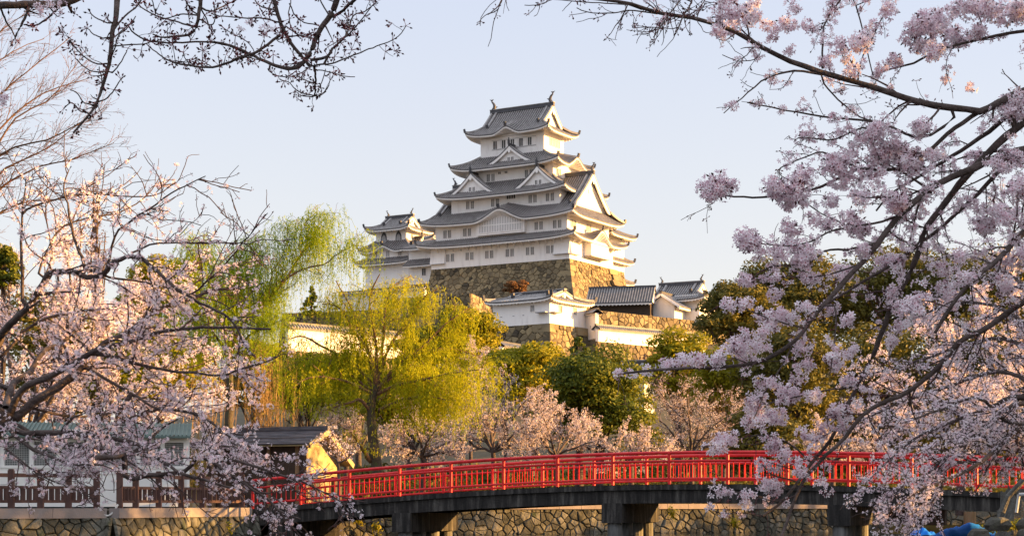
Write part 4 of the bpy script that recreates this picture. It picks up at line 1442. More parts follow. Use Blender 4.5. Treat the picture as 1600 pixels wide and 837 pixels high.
# templates (size about 1 = radius)
def flower_template():
    V = [[0, 0, -.12]]; Fq = []; mi = []
    for i in range(5):
        a = i * 2 * math.pi / 5
        for da, rr, zz_ in ((-.5, .62, .10), (-.13, 1.0, .26), (.13, 1.0, .26), (.5, .62, .10)):
            V.append([math.cos(a + da) * rr, math.sin(a + da) * rr, zz_])
        o = 1 + i * 4
        Fq += [[0, o, o + 1, o + 2], [0, o + 2, o + 3, 0]]
    # degenerate second faces are avoided by splitting the petal along its middle
    Fq = []
    for i in range(5):
        o = 1 + i * 4
        Fq.append([0, o, o + 1, o + 2]); mi.append(0)
        V.append([math.cos(i * 2 * math.pi / 5 + .25) * .31, math.sin(i * 2 * math.pi / 5 + .25) * .31, -.01])
        Fq.append([0, o + 2, o + 3, len(V) - 1]); mi.append(0)
    c_ = len(V)
    for i in range(4):
        a = i * math.pi / 2
        V.append([math.cos(a) * .22, math.sin(a) * .22, .06])
    Fq.append([c_, c_ + 1, c_ + 2, c_ + 3]); mi.append(1)
    return np.array(V), np.array(Fq), np.array(mi)
FLOWER = flower_template()
# simple open flower for trees farther off: three bent petals pairs
_f = []
_fv = [[0, 0, -.1]]
for i in range(3):
    a = i * 2 * math.pi / 3
    for da, rr, zz_ in ((-.62, .8, .12), (0, 1.05, .3), (.62, .8, .12)):
        _fv.append([math.cos(a + da) * rr, math.sin(a + da) * rr, zz_])
    _f.append([0, 1 + 3 * i, 2 + 3 * i, 3 + 3 * i])
FLOWER3 = (np.array(_fv), np.array(_f), np.array([0, 0, 0]))
QUAD = (np.array([[-.7, -.45, 0], [.1, -.6, .12], [.75, .4, 0], [-.15, .6, .15]]), np.array([[0, 1, 2, 3]]), np.array([0]))
LEAF = (np.array([[0, -1, 0], [.45, 0, .12], [0, 1, 0], [-.45, 0, .12]]), np.array([[0, 1, 2, 3]]), np.array([0]))
# bud on its stalk, pointing +z, length about 1
_v = []; _q = []
for z, r_ in ((0, .035), (.62, .035)):
    for i in range(3):
        a = i * 2.0944
        _v.append([math.cos(a) * r_, math.sin(a) * r_, z])
for i in range(3):
    _q.append([i, (i + 1) % 3, 3 + (i + 1) % 3, 3 + i])
_v.append([0, 0, .55])
for i in range(3):
    a = i * 2.0944
    _v.append([math.cos(a) * .15, math.sin(a) * .15, .82])
_v.append([0, 0, 1.12])
for i in range(3):
    _q.append([6, 7 + i, 10, 7 + (i + 1) % 3])
BUD = (np.array(_v), np.array(_q), np.array([0] * 6))

class Tree:
    def __init__(s, seed):
        s.rg = np.random.default_rng(seed)
        s.wood = Tubes(); s.twigs = Tubes(); s.skel = []
        s.tw = []          # twig polylines that carry blossom: (points, level)
    def limb(s, P, r0, r1, n=None, jit=.0, k=8, wob=0.0):
        P = np.asarray(P, float)
        L = np.linalg.norm(np.diff(P, axis=0), axis=1).sum()
        n = n or int(np.clip(L / max(r0 * 5, .05), 6, 40))
        Q = catmull(P, n)
        if wob:
            w_ = s.rg.normal(size=(n, 3)) * wob
            w_[0] = 0
            Q = Q + np.cumsum(w_, 0) * .35 + w_ * .3
        r_ = r0 + (r1 - r0) * np.linspace(0, 1, n) ** .85
        if r0 > .02:
            r_ = r_ * (1 + s.rg.normal(size=n) * .05)
        s.wood.add(Q, r_, k)
        s.skel.append((Q, r_))
        return Q, r_
    def attach(s, P, r0, limit=130):
        """lead the start of a limb back to the nearest limb it visibly grows from"""
        P = np.array(P, float)
        best = None
        px = lambda A: np.stack([A[..., 0] / A[..., 1] * F + 800, HY - (A[..., 2] - ZC) / A[..., 1] * F], -1)
        a = px(P[0])
        for Q, r_ in s.skel:
            d = np.linalg.norm(px(Q) - a, axis=-1) + np.abs(Q[:, 1] - P[0, 1]) * 12 + np.where(r_ < r0 * .7, 60, 0)
            j = int(np.argmin(d))
            if best is None or d[j] < best[0]:
                best = (d[j], Q[j])
        if best is None or best[0] > limit:
            return P
        k = best[1][1] / P[0, 1]
        n = len(P)
        e = np.array([0, 0, ZC])
        for i in range(n):
            f = max(0.0, 1 - i / max(1, n - 1) * 1.3)
            P[i] = e + (P[i] - e) * (1 + (k - 1) * f)
        if np.linalg.norm(P[0] - best[1]) > .01:
            P = np.concatenate([[best[1]], P])
        return P
    def children(s, Q, r_, spacing, length, lv, t0=.15, ang=(30, 65), bias=(0, 0, 0), wander=.22, grav=0.0, rk=.5, rmin=.004, n=6, flat=1.0, side=None, taper=.35, minl=.3):
        rg = s.rg
        seg = np.linalg.norm(np.diff(Q, axis=0), axis=1)
        L = seg.sum(); cum = np.concatenate([[0], np.cumsum(seg)])
        m_ = max(1, int(L * (1 - t0) / spacing + rg.random()))
        out = []
        for _ in range(m_):
            t = t0 + (1 - t0) * rg.random()
            u = t * L
            i = min(np.searchsorted(cum, u, side='right') - 1, len(Q) - 2)
            f = (u - cum[i]) / (seg[i] + 1e-9)
            p = Q[i] + (Q[i + 1] - Q[i]) * f
            rr = r_[i] + (r_[i + 1] - r_[i]) * f
            T = (Q[i + 1] - Q[i]) / (seg[i] + 1e-9)
            a = rg.normal(size=3)
            perp = np.cross(T, a); perp /= np.linalg.norm(perp) + 1e-9
            perp = perp * np.array([1, 1, flat])
            an = R(rg.uniform(*ang))
            d = T * math.cos(an) + perp * math.sin(an) + np.array(bias)
            d /= np.linalg.norm(d)
            ll = length * rg.uniform(.5, 1.25) * (1 - .45 * t)
            ll = max(ll, length * minl)
            st = ll / (n - 1)
            pts = [p]
            for j in range(n - 1):
                d = d + rg.normal(size=3) * wander + np.array([0, 0, grav])
                d /= np.linalg.norm(d)
                pts.append(pts[-1] + d * st)
            pts = np.array(pts)
            r0 = max(min(rr * rk * rg.uniform(.7, 1.2), rr * .9), rmin)
            rc = np.linspace(r0, max(r0 * taper, rmin * .7), n)
            out.append((pts, rc))
            s.tw.append((pts, lv))
        return out
    def add_twigs(s, lst, k=4, thick=.02):
        for P, r_ in lst:
            (s.wood if r_[0] > thick else s.twigs).add(P, r_, 6 if r_[0] > thick else k)
    def along(s, levels, step, t0=.0, jitter=.3):
        """points and directions along the twigs of the given levels"""
        Ps, Ds = [], []
        for P, lv in s.tw:
            if lv not in levels:
                continue
            seg = np.linalg.norm(np.diff(P, axis=0), axis=1); L = seg.sum(); cum = np.concatenate([[0], np.cumsum(seg)])
            us = np.arange(t0 * L + step * s.rg.random(), L, step)
            us = us + s.rg.normal(size=len(us)) * step * jitter
            us = np.clip(us, 0, L * .999)
            for u in us:
                i = min(np.searchsorted(cum, u, side='right') - 1, len(P) - 2)
                Ps.append(P[i] + (P[i + 1] - P[i]) * (u - cum[i]) / (seg[i] + 1e-9)); Ds.append(P[i + 1] - P[i])
        return np.array(Ps).reshape(-1, 3), unit(np.array(Ds).reshape(-1, 3))

def pompons(rg, C, rad, count, size, tmpl=None, flatten=1.0, nrm_rand=.45):
    """round clusters of flowers at centres C"""
    n = len(C)
    cnt = np.maximum(1, (count * rg.uniform(.5, 1.3, n)).astype(int))
    idx = np.repeat(np.arange(n), cnt)
    d = unit(rg.normal(size=(len(idx), 3)))
    rr = np.asarray(rad)
    rr = np.broadcast_to(rr, (n,))[idx] * rg.uniform(.45, 1.05, len(idx))
    P = C[idx] + d * rr[:, None] * np.array([1, 1, flatten])
    N = d + rg.normal(size=d.shape) * nrm_rand
    return scatter(*(tmpl or FLOWER), P, N, size * rg.uniform(.8, 1.15, len(idx)), rg)

def thing(name, loc, label, cat, group=None):
    o = empty(name, tuple(float(v) for v in loc))
    tag(o, label, cat, group)
    return o
def localise(root, *objs):
    """children were modelled in world space: keep them there under the root"""
    inv = Matrix.Translation(root.location).inverted()
    for o in objs:
        if o is not None:
            o.parent = root; o.matrix_parent_inverse = inv

# ---------------------------------------------------------------- leafy trees
def leafy(name, c, rx, ry, rz_, mat_, label, leaf=.16, n=9000, clumps=60, seed=0, trunk=True, base=None, group=None, shape='dome', droop=0.0, bark='bark', cat='tree'):
    """c = crown centre (x,y,z); crown of many leaf clumps carried on limbs"""
    rg = np.random.default_rng(seed)
    c = np.array(c, float)
    zb = float(ground_z(c[0], c[1])) if base is None else base
    root = thing(name, (c[0], c[1], zb), label, cat, group)
    d = unit(rg.normal(size=(clumps, 3)))
    if shape == 'dome':
        d[:, 2] = np.where(d[:, 2] < -.55, -d[:, 2], d[:, 2])
        q_ = rg.uniform(.2, 1.15, clumps) ** .5
        P = d * q_[:, None] * np.array([rx, ry, rz_])
        cr = .36 * min(rx, rz_) * rg.uniform(.38, 1.3, clumps)
    elif shape == 'cone':
        h = rg.random(clumps) ** 1.25
        an = rg.uniform(0, 2 * math.pi, clumps)
        rr = (1 - h) ** .75 * rg.uniform(.45, 1.0, clumps)
        P = np.stack([np.cos(an) * rr * rx, np.sin(an) * rr * ry, (h * 2 - 1) * rz_], -1)
        cr = .30 * rx * (1.1 - .75 * h) * rg.uniform(.7, 1.2, clumps)
    P = P + c
    w_ = cr ** 2; w_ /= w_.sum()
    idx = rg.choice(clumps, n, p=w_)
    dd = unit(rg.normal(size=(n, 3)))
    dd[:, 2] = np.where(rg.random(n) < .65, np.abs(dd[:, 2]), dd[:, 2])
    L = P[idx] + dd * (cr[idx] * rg.uniform(.35, 1.08, n) ** .7)[:, None] * np.array([1.15, 1.15, .8])
    L[:, 2] -= droop * rg.random(n)
    nr = dd + rg.normal(size=(n, 3)) * .55 + np.array([0, 0, .25])
    V, Fa, mi = scatter(*LEAF, L, nr, leaf * rg.uniform(.7, 1.3, n), rg)
    cr_o = np_mesh('crown', V, Fa, M[mat_])
    tb = Tubes()
    top = c + (0, 0, -rz_ * .1)
    r0 = max(.07, .055 * rz_ * 2)
    t = np.linspace(0, 1, 9)[:, None]
    trunkP = np.array([c[0], c[1], zb - .4]) + (top - np.array([c[0], c[1], zb - .4])) * t + rg.normal(size=(9, 3)) * np.array([.06, .06, 0]) * rz_ * .3 * t
    tb.add(trunkP, np.linspace(r0 * 1.25, r0 * .4, 9), 8)
    trunk_o = tb.build('trunk', M[bark])
    lb_ = Tubes()
    for i in rg.choice(clumps, min(clumps, 26), replace=False):
        s_ = trunkP[rg.integers(4, 9)]
        mid = (s_ + P[i]) / 2 + np.array([0, 0, -.08 * rz_])
        lb_.add(catmull([s_, mid, P[i]], 6), np.linspace(r0 * .35, r0 * .08, 6), 5)
    limb_o = lb_.build('limb', M[bark])
    localise(root, cr_o, trunk_o, limb_o)
    return root
# ---------------------------------------------------------------- evergreen and spring-green trees on the hill
def PT(px, py, d):
    return W(px, py, d)
TR = [
 # name, px, py centre, half width px, half height px, d, material, leaf, n, clumps, shape, label
 ('evergreen_tree', 935, 640, 82, 78, 100, 'leaf_dark', .13, 15000, 90, 'dome', 'big dense dark green tree standing behind the middle of the red bridge'),
 ('evergreen_tree', 905, 590, 52, 62, 104, 'leaf_dark', .13, 8000, 60, 'cone', 'pointed dark green tree top rising just below the low turret base'),
 ('broadleaf_tree', 830, 592, 50, 50, 116, 'leaf_yellow', .15, 8000, 60, 'dome', 'rounded yellow-green tree at the foot of the shaded turret base'),
 ('broadleaf_tree', 790, 580, 30, 30, 122, 'leaf_yellow', .15, 3500, 40, 'dome', 'small yellow-green tree below the short gate wall'),
 ('broadleaf_tree', 722, 535, 52, 50, 150, 'leaf_yellow', .18, 8000, 60, 'dome', 'bright yellow-green tree in front of the sunlit rampart corner'),
 ('broadleaf_tree', 668, 560, 45, 40, 150, 'leaf_yellow', .18, 5000, 50, 'dome', 'yellow-green tree behind the right half of the middle willow'),
 ('broadleaf_tree', 1060, 585, 52, 58, 132, 'leaf_yellow', .16, 8000, 60, 'dome', 'yellow-green tree left of the white-lined small roof end'),
 ('broadleaf_tree', 1140, 620, 66, 62, 126, 'leaf_yellow', .16, 10000, 70, 'dome', 'broad yellow-green tree above the pinkish cherry behind the bridge'),
 ('camphor_tree', 1146, 500, 62, 46, 178, 'leaf_olive', .22, 10000, 70, 'dome', 'olive camphor tree hiding the right end of the white loopholed wall'),
 ('camphor_tree', 1240, 478, 92, 60, 190, 'leaf_olive', .24, 13000, 80, 'dome', 'wide olive camphor dome right of the gatehouse'),
 ('camphor_tree', 1400, 468, 120, 70, 196, 'leaf_olive', .24, 14000, 90, 'dome', 'largest olive camphor dome seen behind the right blossom boughs'),
 ('camphor_tree', 1550, 475, 110, 80, 190, 'leaf_olive', .24, 12000, 80, 'dome', 'olive camphor tree at the right edge behind the blossom'),
 ('evergreen_tree', 1230, 600, 80, 80, 122, 'leaf_olive', .17, 10000, 70, 'dome', 'dark olive tree between the broad yellow-green tree and the right blossom boughs'),
 ('evergreen_tree', 1370, 610, 95, 90, 128, 'leaf_olive', .17, 11000, 80, 'dome', 'dark tree mass behind the orange-lit right bough'),
 ('evergreen_tree', 1530, 610, 95, 95, 128, 'leaf_olive', .17, 11000, 80, 'dome', 'dark tree mass at the right edge above the bridge'),
 ('evergreen_tree', 1200, 690, 60, 45, 98, 'leaf_olive', .13, 7000, 50, 'dome', 'low dark shrubby tree just behind the right half of the bridge'),
 ('evergreen_tree', 480, 610, 62, 48, 140, 'leaf_dark', .17, 8000, 60, 'dome', 'dark green tree below the sunlit wall, left of the willow trunk'),
 ('evergreen_tree', 400, 590, 60, 50, 150, 'leaf_olive', .18, 7000, 60, 'dome', 'olive tree behind the bare golden shrubs'),
 ('evergreen_tree', 560, 615, 60, 50, 138, 'leaf_yellow', .17, 7000, 60, 'dome', 'yellow-green tree directly behind the middle willow trunk'),
 ('evergreen_tree', 640, 640, 60, 55, 128, 'leaf_yellow', .16, 7000, 60, 'dome', 'green tree behind the right fall of the middle willow'),
 ('evergreen_tree', 4, 428, 28, 40, 76, 'leaf_dark', .10, 5000, 40, 'dome', 'dark evergreen at the left edge behind the pink cherry'),
 ('cedar_tree', 150, 345, 24, 78, 140, 'leaf_rust', .075, 1100, 110, 'cone', 'slender reddish-brown cedar spire rising above the left cherry'),
 ('broadleaf_tree', 250, 470, 60, 62, 120, 'leaf_yellow', .15, 7000, 60, 'dome', 'sunlit yellow-green tree behind the top of the left cherry'),
 ('broadleaf_tree', 90, 560, 95, 85, 112, 'leaf_olive', .15, 10000, 70, 'dome', 'olive tree behind the white aviary at far left'),
 ('broadleaf_tree', 235, 590, 85, 75, 110, 'leaf_yellow', .15, 9000, 70, 'dome', 'yellowish tree behind the right end of the white aviary'),
 ('maple_shrub', 806, 452, 19, 13, 281, 'leaf_rust', .22, 1100, 25, 'dome', 'small rust-red maple against the shaded keep base'),
 ('pine_tree', 487, 470, 16, 22, 258, 'leaf_dark', .25, 900, 30, 'cone', 'tiny dark pine on top of the left stone rampart'),
]
for i, (nm, px, py, hw, hh, d, m_, lf, n, cl, shp, lab) in enumerate(TR):
    if m_ == 'leaf_olive' and shp == 'dome':
        py, hh = py + hh * .3, hh * 1.3
    c = PT(px, py, d); s_ = d / F
    leafy(nm, c, hw * s_, hw * s_ * .9, hh * s_, m_, lab, leaf=lf * .92, n=int(n * 1.9), clumps=int(cl * 1.3), seed=100 + i, shape=shp, base=(float(c[2] - hh * s_) if nm in ('maple_shrub', 'pine_tree') else None))
# the hill woods that close the view between the named trees
rg = np.random.default_rng(5)
parts = []
for px in np.linspace(-60, 1660, 60):
    for row, (d, leaf) in enumerate(((165, .3), (135, .26))):
        x, y = WX(px, d) + rg.normal() * 1.5, d + rg.normal() * 4
        z = float(ground_z(x, y))
        h = rg.uniform(4, 6.5) * (.55 if 330 < px < 1000 else 1)
        k = 500
        dd = unit(rg.normal(size=(k, 3)))
        P = np.array([x, y, z + h * .5]) + dd * np.array([2.6, 2.4, h * .5]) * rg.uniform(.6, 1, (k, 1))
        parts.append(scatter(*LEAF, P, dd + rg.normal(size=dd.shape) * .5, leaf * rg.uniform(.7, 1.3, k), rg))
for px in np.linspace(400, 1660, 75):
    d = 112 + rg.normal() * 2
    x, y = WX(px, d), d
    k = 330; h = rg.uniform(1.2, 2.4)
    dd = unit(rg.normal(size=(k, 3)))
    P = np.array([x, y, float(ground_z(x, y)) + h * .45]) + dd * np.array([1.5, 1.2, h * .55]) * rg.uniform(.5, 1, (k, 1))
    parts.append(scatter(*LEAF, P, dd + rg.normal(size=dd.shape) * .5, .16 * rg.uniform(.7, 1.3, k), rg))
V, Fa, mi = merge(parts)
o = np_mesh('undergrowth', V, Fa, M['leaf_olive'])
tag(o, 'dark olive undergrowth covering the castle hill behind the trees', 'undergrowth', kind='stuff')

# ---------------------------------------------------------------- willows
def strands(T, starts, lens, rg, mat_, spread=.12, leaf=.085, dens=13, sway=None):
    tb = Tubes(); pos = []; nr = []
    for p, l in zip(starts, lens):
        n = 7
        d = np.array([rg.normal() * .5, rg.normal() * .5, .25]); d /= np.linalg.norm(d)
        pts = [np.array(p)]
        st = l / (n - 1)
        for j in range(n - 1):
            d = d * (.55 if j == 0 else .5) + np.array([0, 0, -1.0]) * .62 + rg.normal(size=3) * .07
            d /= np.linalg.norm(d)
            pts.append(pts[-1] + d * st)
        P = np.array(pts)
        tb.add(P, np.linspace(.009, .004, n), 3)
        m_ = int(l * dens)
        u = rg.random(m_) * (n - 1.001); i = u.astype(int); f = (u - i)[:, None]
        q_ = P[i] * (1 - f) + P[i + 1] * f
        pos.append(q_ + rg.normal(size=(m_, 3)) * .06)
        nr.append(rg.normal(size=(m_, 3)))
    pos = np.concatenate(pos); nr = np.concatenate(nr)
    # long leaves hang: template axis y is turned to point down
    n = len(pos)
    dn = unit(np.array([0, 0, -1.0]) + rg.normal(size=(n, 3)) * .45)
    x = unit(np.cross(dn, nr)); z = np.cross(x, dn)
    Rm = np.stack([x, dn, z], -1)
    s_ = leaf * rg.uniform(.6, 1.3, n)
    Tm = LEAF[0] * np.array([.55, 1, .6])
    V = (np.einsum('nij,vj->nvi', Rm, Tm) * s_[:, None, None] + pos[:, None, :]).reshape(-1, 3)
    Fa = (np.arange(n) * 4)[:, None] + np.arange(4)[None]
    return tb, V, Fa

def willow(trunk, limbs, d, label, seed, nstr, lfun, leaf=.085, dens=13, r0=.3, child=2.2, lm='leaf_willow'):
    T = Tree(seed); rg = T.rg
    def pw(pl, dd0=0, dd1=0):
        n = len(pl)
        return np.array([W(px, py, d + dd0 + (dd1 - dd0) * i / max(1, n - 1)) for i, (px, py) in enumerate(pl)])
    root = thing('willow_tree', (*pw(trunk)[0][:2], float(ground_z(*pw(trunk)[0][:2]))), label, 'tree')
    tp = pw(trunk)
    Q, r_ = T.limb(tp, r0, r0 * .62, wob=.03, k=12, n=14)
    trunk_o = T.wood.build('trunk', M['bark_moss']); T.wood = Tubes()
    allc = []
    for li, (pl, ra, dd) in enumerate(limbs):
        Q, r_ = T.limb(pw(pl, 0, dd), ra, ra * .25, wob=.04, k=7, n=14)
        T.tw.append((Q[6:], 1))
        ch = T.children(Q, r_, .45, child, 2, t0=.25, ang=(20, 60), bias=(0, 0, .04), grav=-.05, rk=.45, rmin=.012, n=7)
        T.add_twigs(ch)
        for P, rc in ch:
            c2 = T.children(P, rc, .5, child * .5, 3, t0=.2, ang=(20, 60), bias=(0, 0, .1), grav=-.06, rk=.6, rmin=.008, n=5)
            T.add_twigs(c2)
    limb_o = T.wood.build('limb', M['bark_pale'])
    twig_o = T.twigs.build('sprays', M['bark_pale'])
    P, D = T.along((1, 2, 3), .1)
    ii = rg.choice(len(P), min(nstr, len(P)), replace=len(P) < nstr)
    st = P[ii] + rg.normal(size=(len(ii), 3)) * np.array([.3, .3, .12]); ls = lfun(st, rg)
    tb, V, Fa = strands(T, st, ls, rg, None, leaf=leaf, dens=dens)
    st_o = tb.build('strand', M[lm])
    st_o['kind'] = 'stuff'
    cr = np_mesh('crown', V, Fa, M[lm])
    localise(root, trunk_o, limb_o, twig_o, st_o, cr)
    return root
d_ = 84.0
def lf1(st, rg):
    px = st[:, 0] / st[:, 1] * F + 800
    top = HY - (st[:, 2] - ZC) / st[:, 1] * F
    low = np.where(px < 600, 665, 700) - rg.uniform(0, 80, len(st))
    l = (low - top) / F * st[:, 1] * rg.uniform(.45, 1.1, len(st))
    # high, upright shoots stay short
    return np.clip(np.where(top < 520, l * .26, l), .3, 4.2)
willow([(590, 740), (584, 690), (580, 640), (588, 600)], [
    ([(588, 605), (580, 560), (556, 520), (530, 480), (505, 475)], .12, -1),
    ([(586, 600), (574, 545), (552, 490), (538, 460), (525, 440)], .11, 1.5),
    ([(588, 600), (588, 540), (580, 480), (585, 450), (596, 430)], .10, -1.5),
    ([(590, 602), (598, 540), (603, 470), (615, 445), (640, 430)], .10, 2),
    ([(590, 600), (606, 550), (640, 500), (665, 465), (690, 450)], .11, 0),
    ([(592, 605), (622, 570), (662, 540), (705, 500), (735, 480)], .10, 1),
    ([(586, 610), (560, 575), (510, 545), (470, 525), (452, 530)], .12, 1),
    ([(588, 620), (550, 598), (515, 590), (480, 590), (455, 605)], .09, -2),
    ([(590, 615), (620, 600), (660, 590), (700, 580), (745, 575)], .10, -2),
    ([(580, 640), (560, 625), (540, 630), (505, 640)], .10, -1),
    ([(592, 640), (625, 625), (660, 618), (700, 625)], .08, -2),
    ([(580, 720), (560, 690), (548, 672)], .14, -2),
    ([(592, 625), (640, 590), (690, 610), (720, 625)], .08, -1.5), ([(590, 610), (650, 555), (710, 545), (755, 560)], .08, 1.5), ([(586, 615), (530, 575), (480, 560), (445, 575)], .08, 1.5),
], d_, 'yellow-green weeping willow with a mossy trunk in the middle, in front of the sunlit wall', 51, 8800, lf1, leaf=.064, dens=14, child=1.6)
def lf2(st, rg):
    px = st[:, 0] / st[:, 1] * F + 800
    top = HY - (st[:, 2] - ZC) / st[:, 1] * F
    low = np.where(px < 430, 610, 480) - rg.uniform(0, 110, len(st))
    l = (low - top) / F * st[:, 1] * rg.uniform(.45, 1.1, len(st))
    return np.clip(l, .4, 4.8)
willow([(360, 735), (357, 660), (360, 620), (358, 560), (362, 530)], [
    ([(362, 540), (380, 505), (420, 465), (448, 433), (470, 396), (489, 378), (490, 345)], .13, 1),
    ([(440, 440), (473, 421), (504, 413), (526, 396), (553, 380)], .07, -1),
    ([(360, 545), (345, 500), (330, 450), (322, 410), (312, 385)], .11, -1),
    ([(362, 540), (370, 480), (372, 430), (380, 395), (400, 380)], .10, 2),
    ([(358, 560), (330, 520), (300, 490), (280, 470)], .10, 1),
    ([(362, 550), (395, 520), (425, 505), (445, 500)], .08, -1),
    ([(470, 400), (470, 370), (480, 345), (495, 330)], .04, 0),
    ([(420, 465), (425, 430), (440, 400), (455, 365)], .05, 1),
    ([(358, 600), (340, 580), (330, 540), (322, 500)], .10, 2),
], 92.0, 'tall green weeping willow leaning right with a long arching bough, left of the keep', 52, 5600, lf2, leaf=.070, dens=12, lm='leaf_willow_green', r0=.26)

# bare sunlit shrubs
def bare_shrub(name, px, py_top, py_bot, hw, d, label, seed, n=60, m='bark_pale', r=.02):
    rg = np.random.default_rng(seed)
    T = Tree(seed)
    h = (py_bot - py_top) / F * d; wv = hw / F * d
    b0 = W(px, py_bot, d)
    gz = float(ground_z(b0[0], b0[1]))
    root = thing(name, (b0[0], b0[1], gz), label, 'shrub')
    for i in range(n):
        x0 = rg.uniform(-1, 1) * wv * .8
        p0 = np.array([b0[0] + x0, b0[1] + rg.normal() * .8, min(gz, b0[2])])
        top = np.array([b0[0] + x0 * 1.15 + rg.normal() * .4, p0[1] + rg.normal() * .5, b0[2] + h * rg.uniform(.55, 1.0)])
        Q, r_ = T.limb([p0, (p0 + top) / 2 + rg.normal(size=3) * .2, top], r, r * .3, n=8, k=4, wob=.03)
        T.add_twigs(T.children(Q, r_, .35, h * .3, 2, t0=.35, ang=(15, 40), bias=(0, 0, .5), rk=.6, rmin=.006, n=4), k=3)
    localise(root, T.wood.build('stem', M[m]), T.twigs.build('sprays', M[m]))
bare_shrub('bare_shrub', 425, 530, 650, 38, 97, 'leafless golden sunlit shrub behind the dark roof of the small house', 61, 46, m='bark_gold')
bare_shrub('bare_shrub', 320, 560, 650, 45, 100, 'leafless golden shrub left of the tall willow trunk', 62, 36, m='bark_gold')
bare_shrub('bare_shrub', 1120, 605, 680, 60, 118, 'pale leafless shrub among the yellow-green trees behind the bridge', 63, 60)
bare_shrub('bare_shrub', 1042, 515, 548, 26, 226, 'greyish leafless shrub against the white loopholed wall', 64, 40, r=.03)
# ---------------------------------------------------------------- cherry trees beyond the moat
def far_cherry(px, py_base, d, limbs, label, seed, n_fl, size=.05, mat_='petal_far', group='cherry trees beyond the moat', r0=.16, child=2.0, spacing=.32, bare=.0, sub=.22, petals=FLOWER3, cl=.13, cnt=5, extra=None):
    T = Tree(seed); rg = T.rg
    b0 = W(px, py_base, d); gz = float(ground_z(b0[0], b0[1]))
    root = thing('cherry_tree', (b0[0], b0[1], gz), label, 'tree', group)
    fork = W(limbs[0][0][0], limbs[0][0][1], d)
    T.limb([(b0[0], b0[1], gz - .3), (b0 + fork) / 2 + (.05, 0, 0), fork], r0, r0 * .8, n=8, k=10)
    trunk_o = T.wood.build('trunk', M['bark']); T.wood = Tubes()
    for pl in limbs:
        dd = rg.uniform(-2.5, 2.5)
        P = np.array([W(a, b_, d + dd * i / max(1, len(pl) - 1)) for i, (a, b_) in enumerate(pl)])
        Q, r_ = T.limb(P, r0 * .55, r0 * .12, n=14, k=6, wob=.05)
        T.tw.append((Q[5:], 1))
        ch = T.children(Q, r_, spacing, child, 2, t0=.12, ang=(30, 70), bias=(0, 0, .12), rk=.45, rmin=.012, n=7, wander=.2)
        T.add_twigs(ch, k=3)
        for Pc, rc in ch:
            T.add_twigs(T.children(Pc, rc, sub, child * .42, 3, t0=.1, ang=(30, 70), bias=(0, 0, .12), rk=.7, rmin=.013, n=5), k=3)
    limb_o = T.wood.build('limb', M['bark']); tw_o = T.twigs.build('sprays', M['twig'])
    P, D = T.along((1, 2, 3), .1)
    ii = rg.choice(len(P), max(1, min(len(P), n_fl // cnt)), replace=False)
    V, Fa, mi = pompons(rg, P[ii] + rg.normal(size=(len(ii), 3)) * .03, cl, cnt, size, petals)
    cr = np_mesh('blossom', V, Fa, M[mat_])
    localise(root, trunk_o, limb_o, tw_o, cr)
    return root
def fan(x0, y0, tips, sag=.15, rg=np.random.default_rng(77)):
    out = []
    for (x1, y1) in tips:
        out.append([(x0, y0), (x0 + (x1 - x0) * .3 + rg.normal() * 3, y0 + (y1 - y0) * .45 + rg.normal() * 3), (x0 + (x1 - x0) * .65, y0 + (y1 - y0) * .8 + rg.normal() * 4), (x1, y1)])
    return out
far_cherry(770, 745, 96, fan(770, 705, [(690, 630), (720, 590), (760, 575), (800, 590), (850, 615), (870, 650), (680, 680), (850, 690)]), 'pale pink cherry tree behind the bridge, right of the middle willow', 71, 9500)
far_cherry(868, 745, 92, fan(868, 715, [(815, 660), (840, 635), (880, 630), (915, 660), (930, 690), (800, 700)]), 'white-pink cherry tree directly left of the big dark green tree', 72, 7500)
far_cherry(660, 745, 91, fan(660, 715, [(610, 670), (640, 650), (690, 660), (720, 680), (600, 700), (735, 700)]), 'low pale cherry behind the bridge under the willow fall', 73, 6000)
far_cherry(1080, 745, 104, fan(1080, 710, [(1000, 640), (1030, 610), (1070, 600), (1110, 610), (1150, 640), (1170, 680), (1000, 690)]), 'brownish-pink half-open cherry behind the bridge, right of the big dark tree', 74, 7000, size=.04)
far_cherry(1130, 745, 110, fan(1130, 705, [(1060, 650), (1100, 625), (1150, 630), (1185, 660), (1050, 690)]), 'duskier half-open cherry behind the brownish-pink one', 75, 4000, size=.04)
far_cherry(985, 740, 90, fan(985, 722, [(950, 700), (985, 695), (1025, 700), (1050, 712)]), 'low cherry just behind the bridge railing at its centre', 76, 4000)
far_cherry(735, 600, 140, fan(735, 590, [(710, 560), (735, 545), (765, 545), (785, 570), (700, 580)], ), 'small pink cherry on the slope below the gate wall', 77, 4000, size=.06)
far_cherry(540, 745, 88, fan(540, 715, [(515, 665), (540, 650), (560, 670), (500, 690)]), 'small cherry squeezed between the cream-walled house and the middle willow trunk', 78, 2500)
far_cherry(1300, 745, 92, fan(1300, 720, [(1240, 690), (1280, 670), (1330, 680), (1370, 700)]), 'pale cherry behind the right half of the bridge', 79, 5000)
far_cherry(528, 745, 71, fan(528, 722, [(495, 690), (515, 675), (545, 690), (560, 705)]), 'thin young cherry standing in front of the cream gable of the small house', 80, 600, size=.036, mat_='petal', r0=.07, child=.8, spacing=.2)
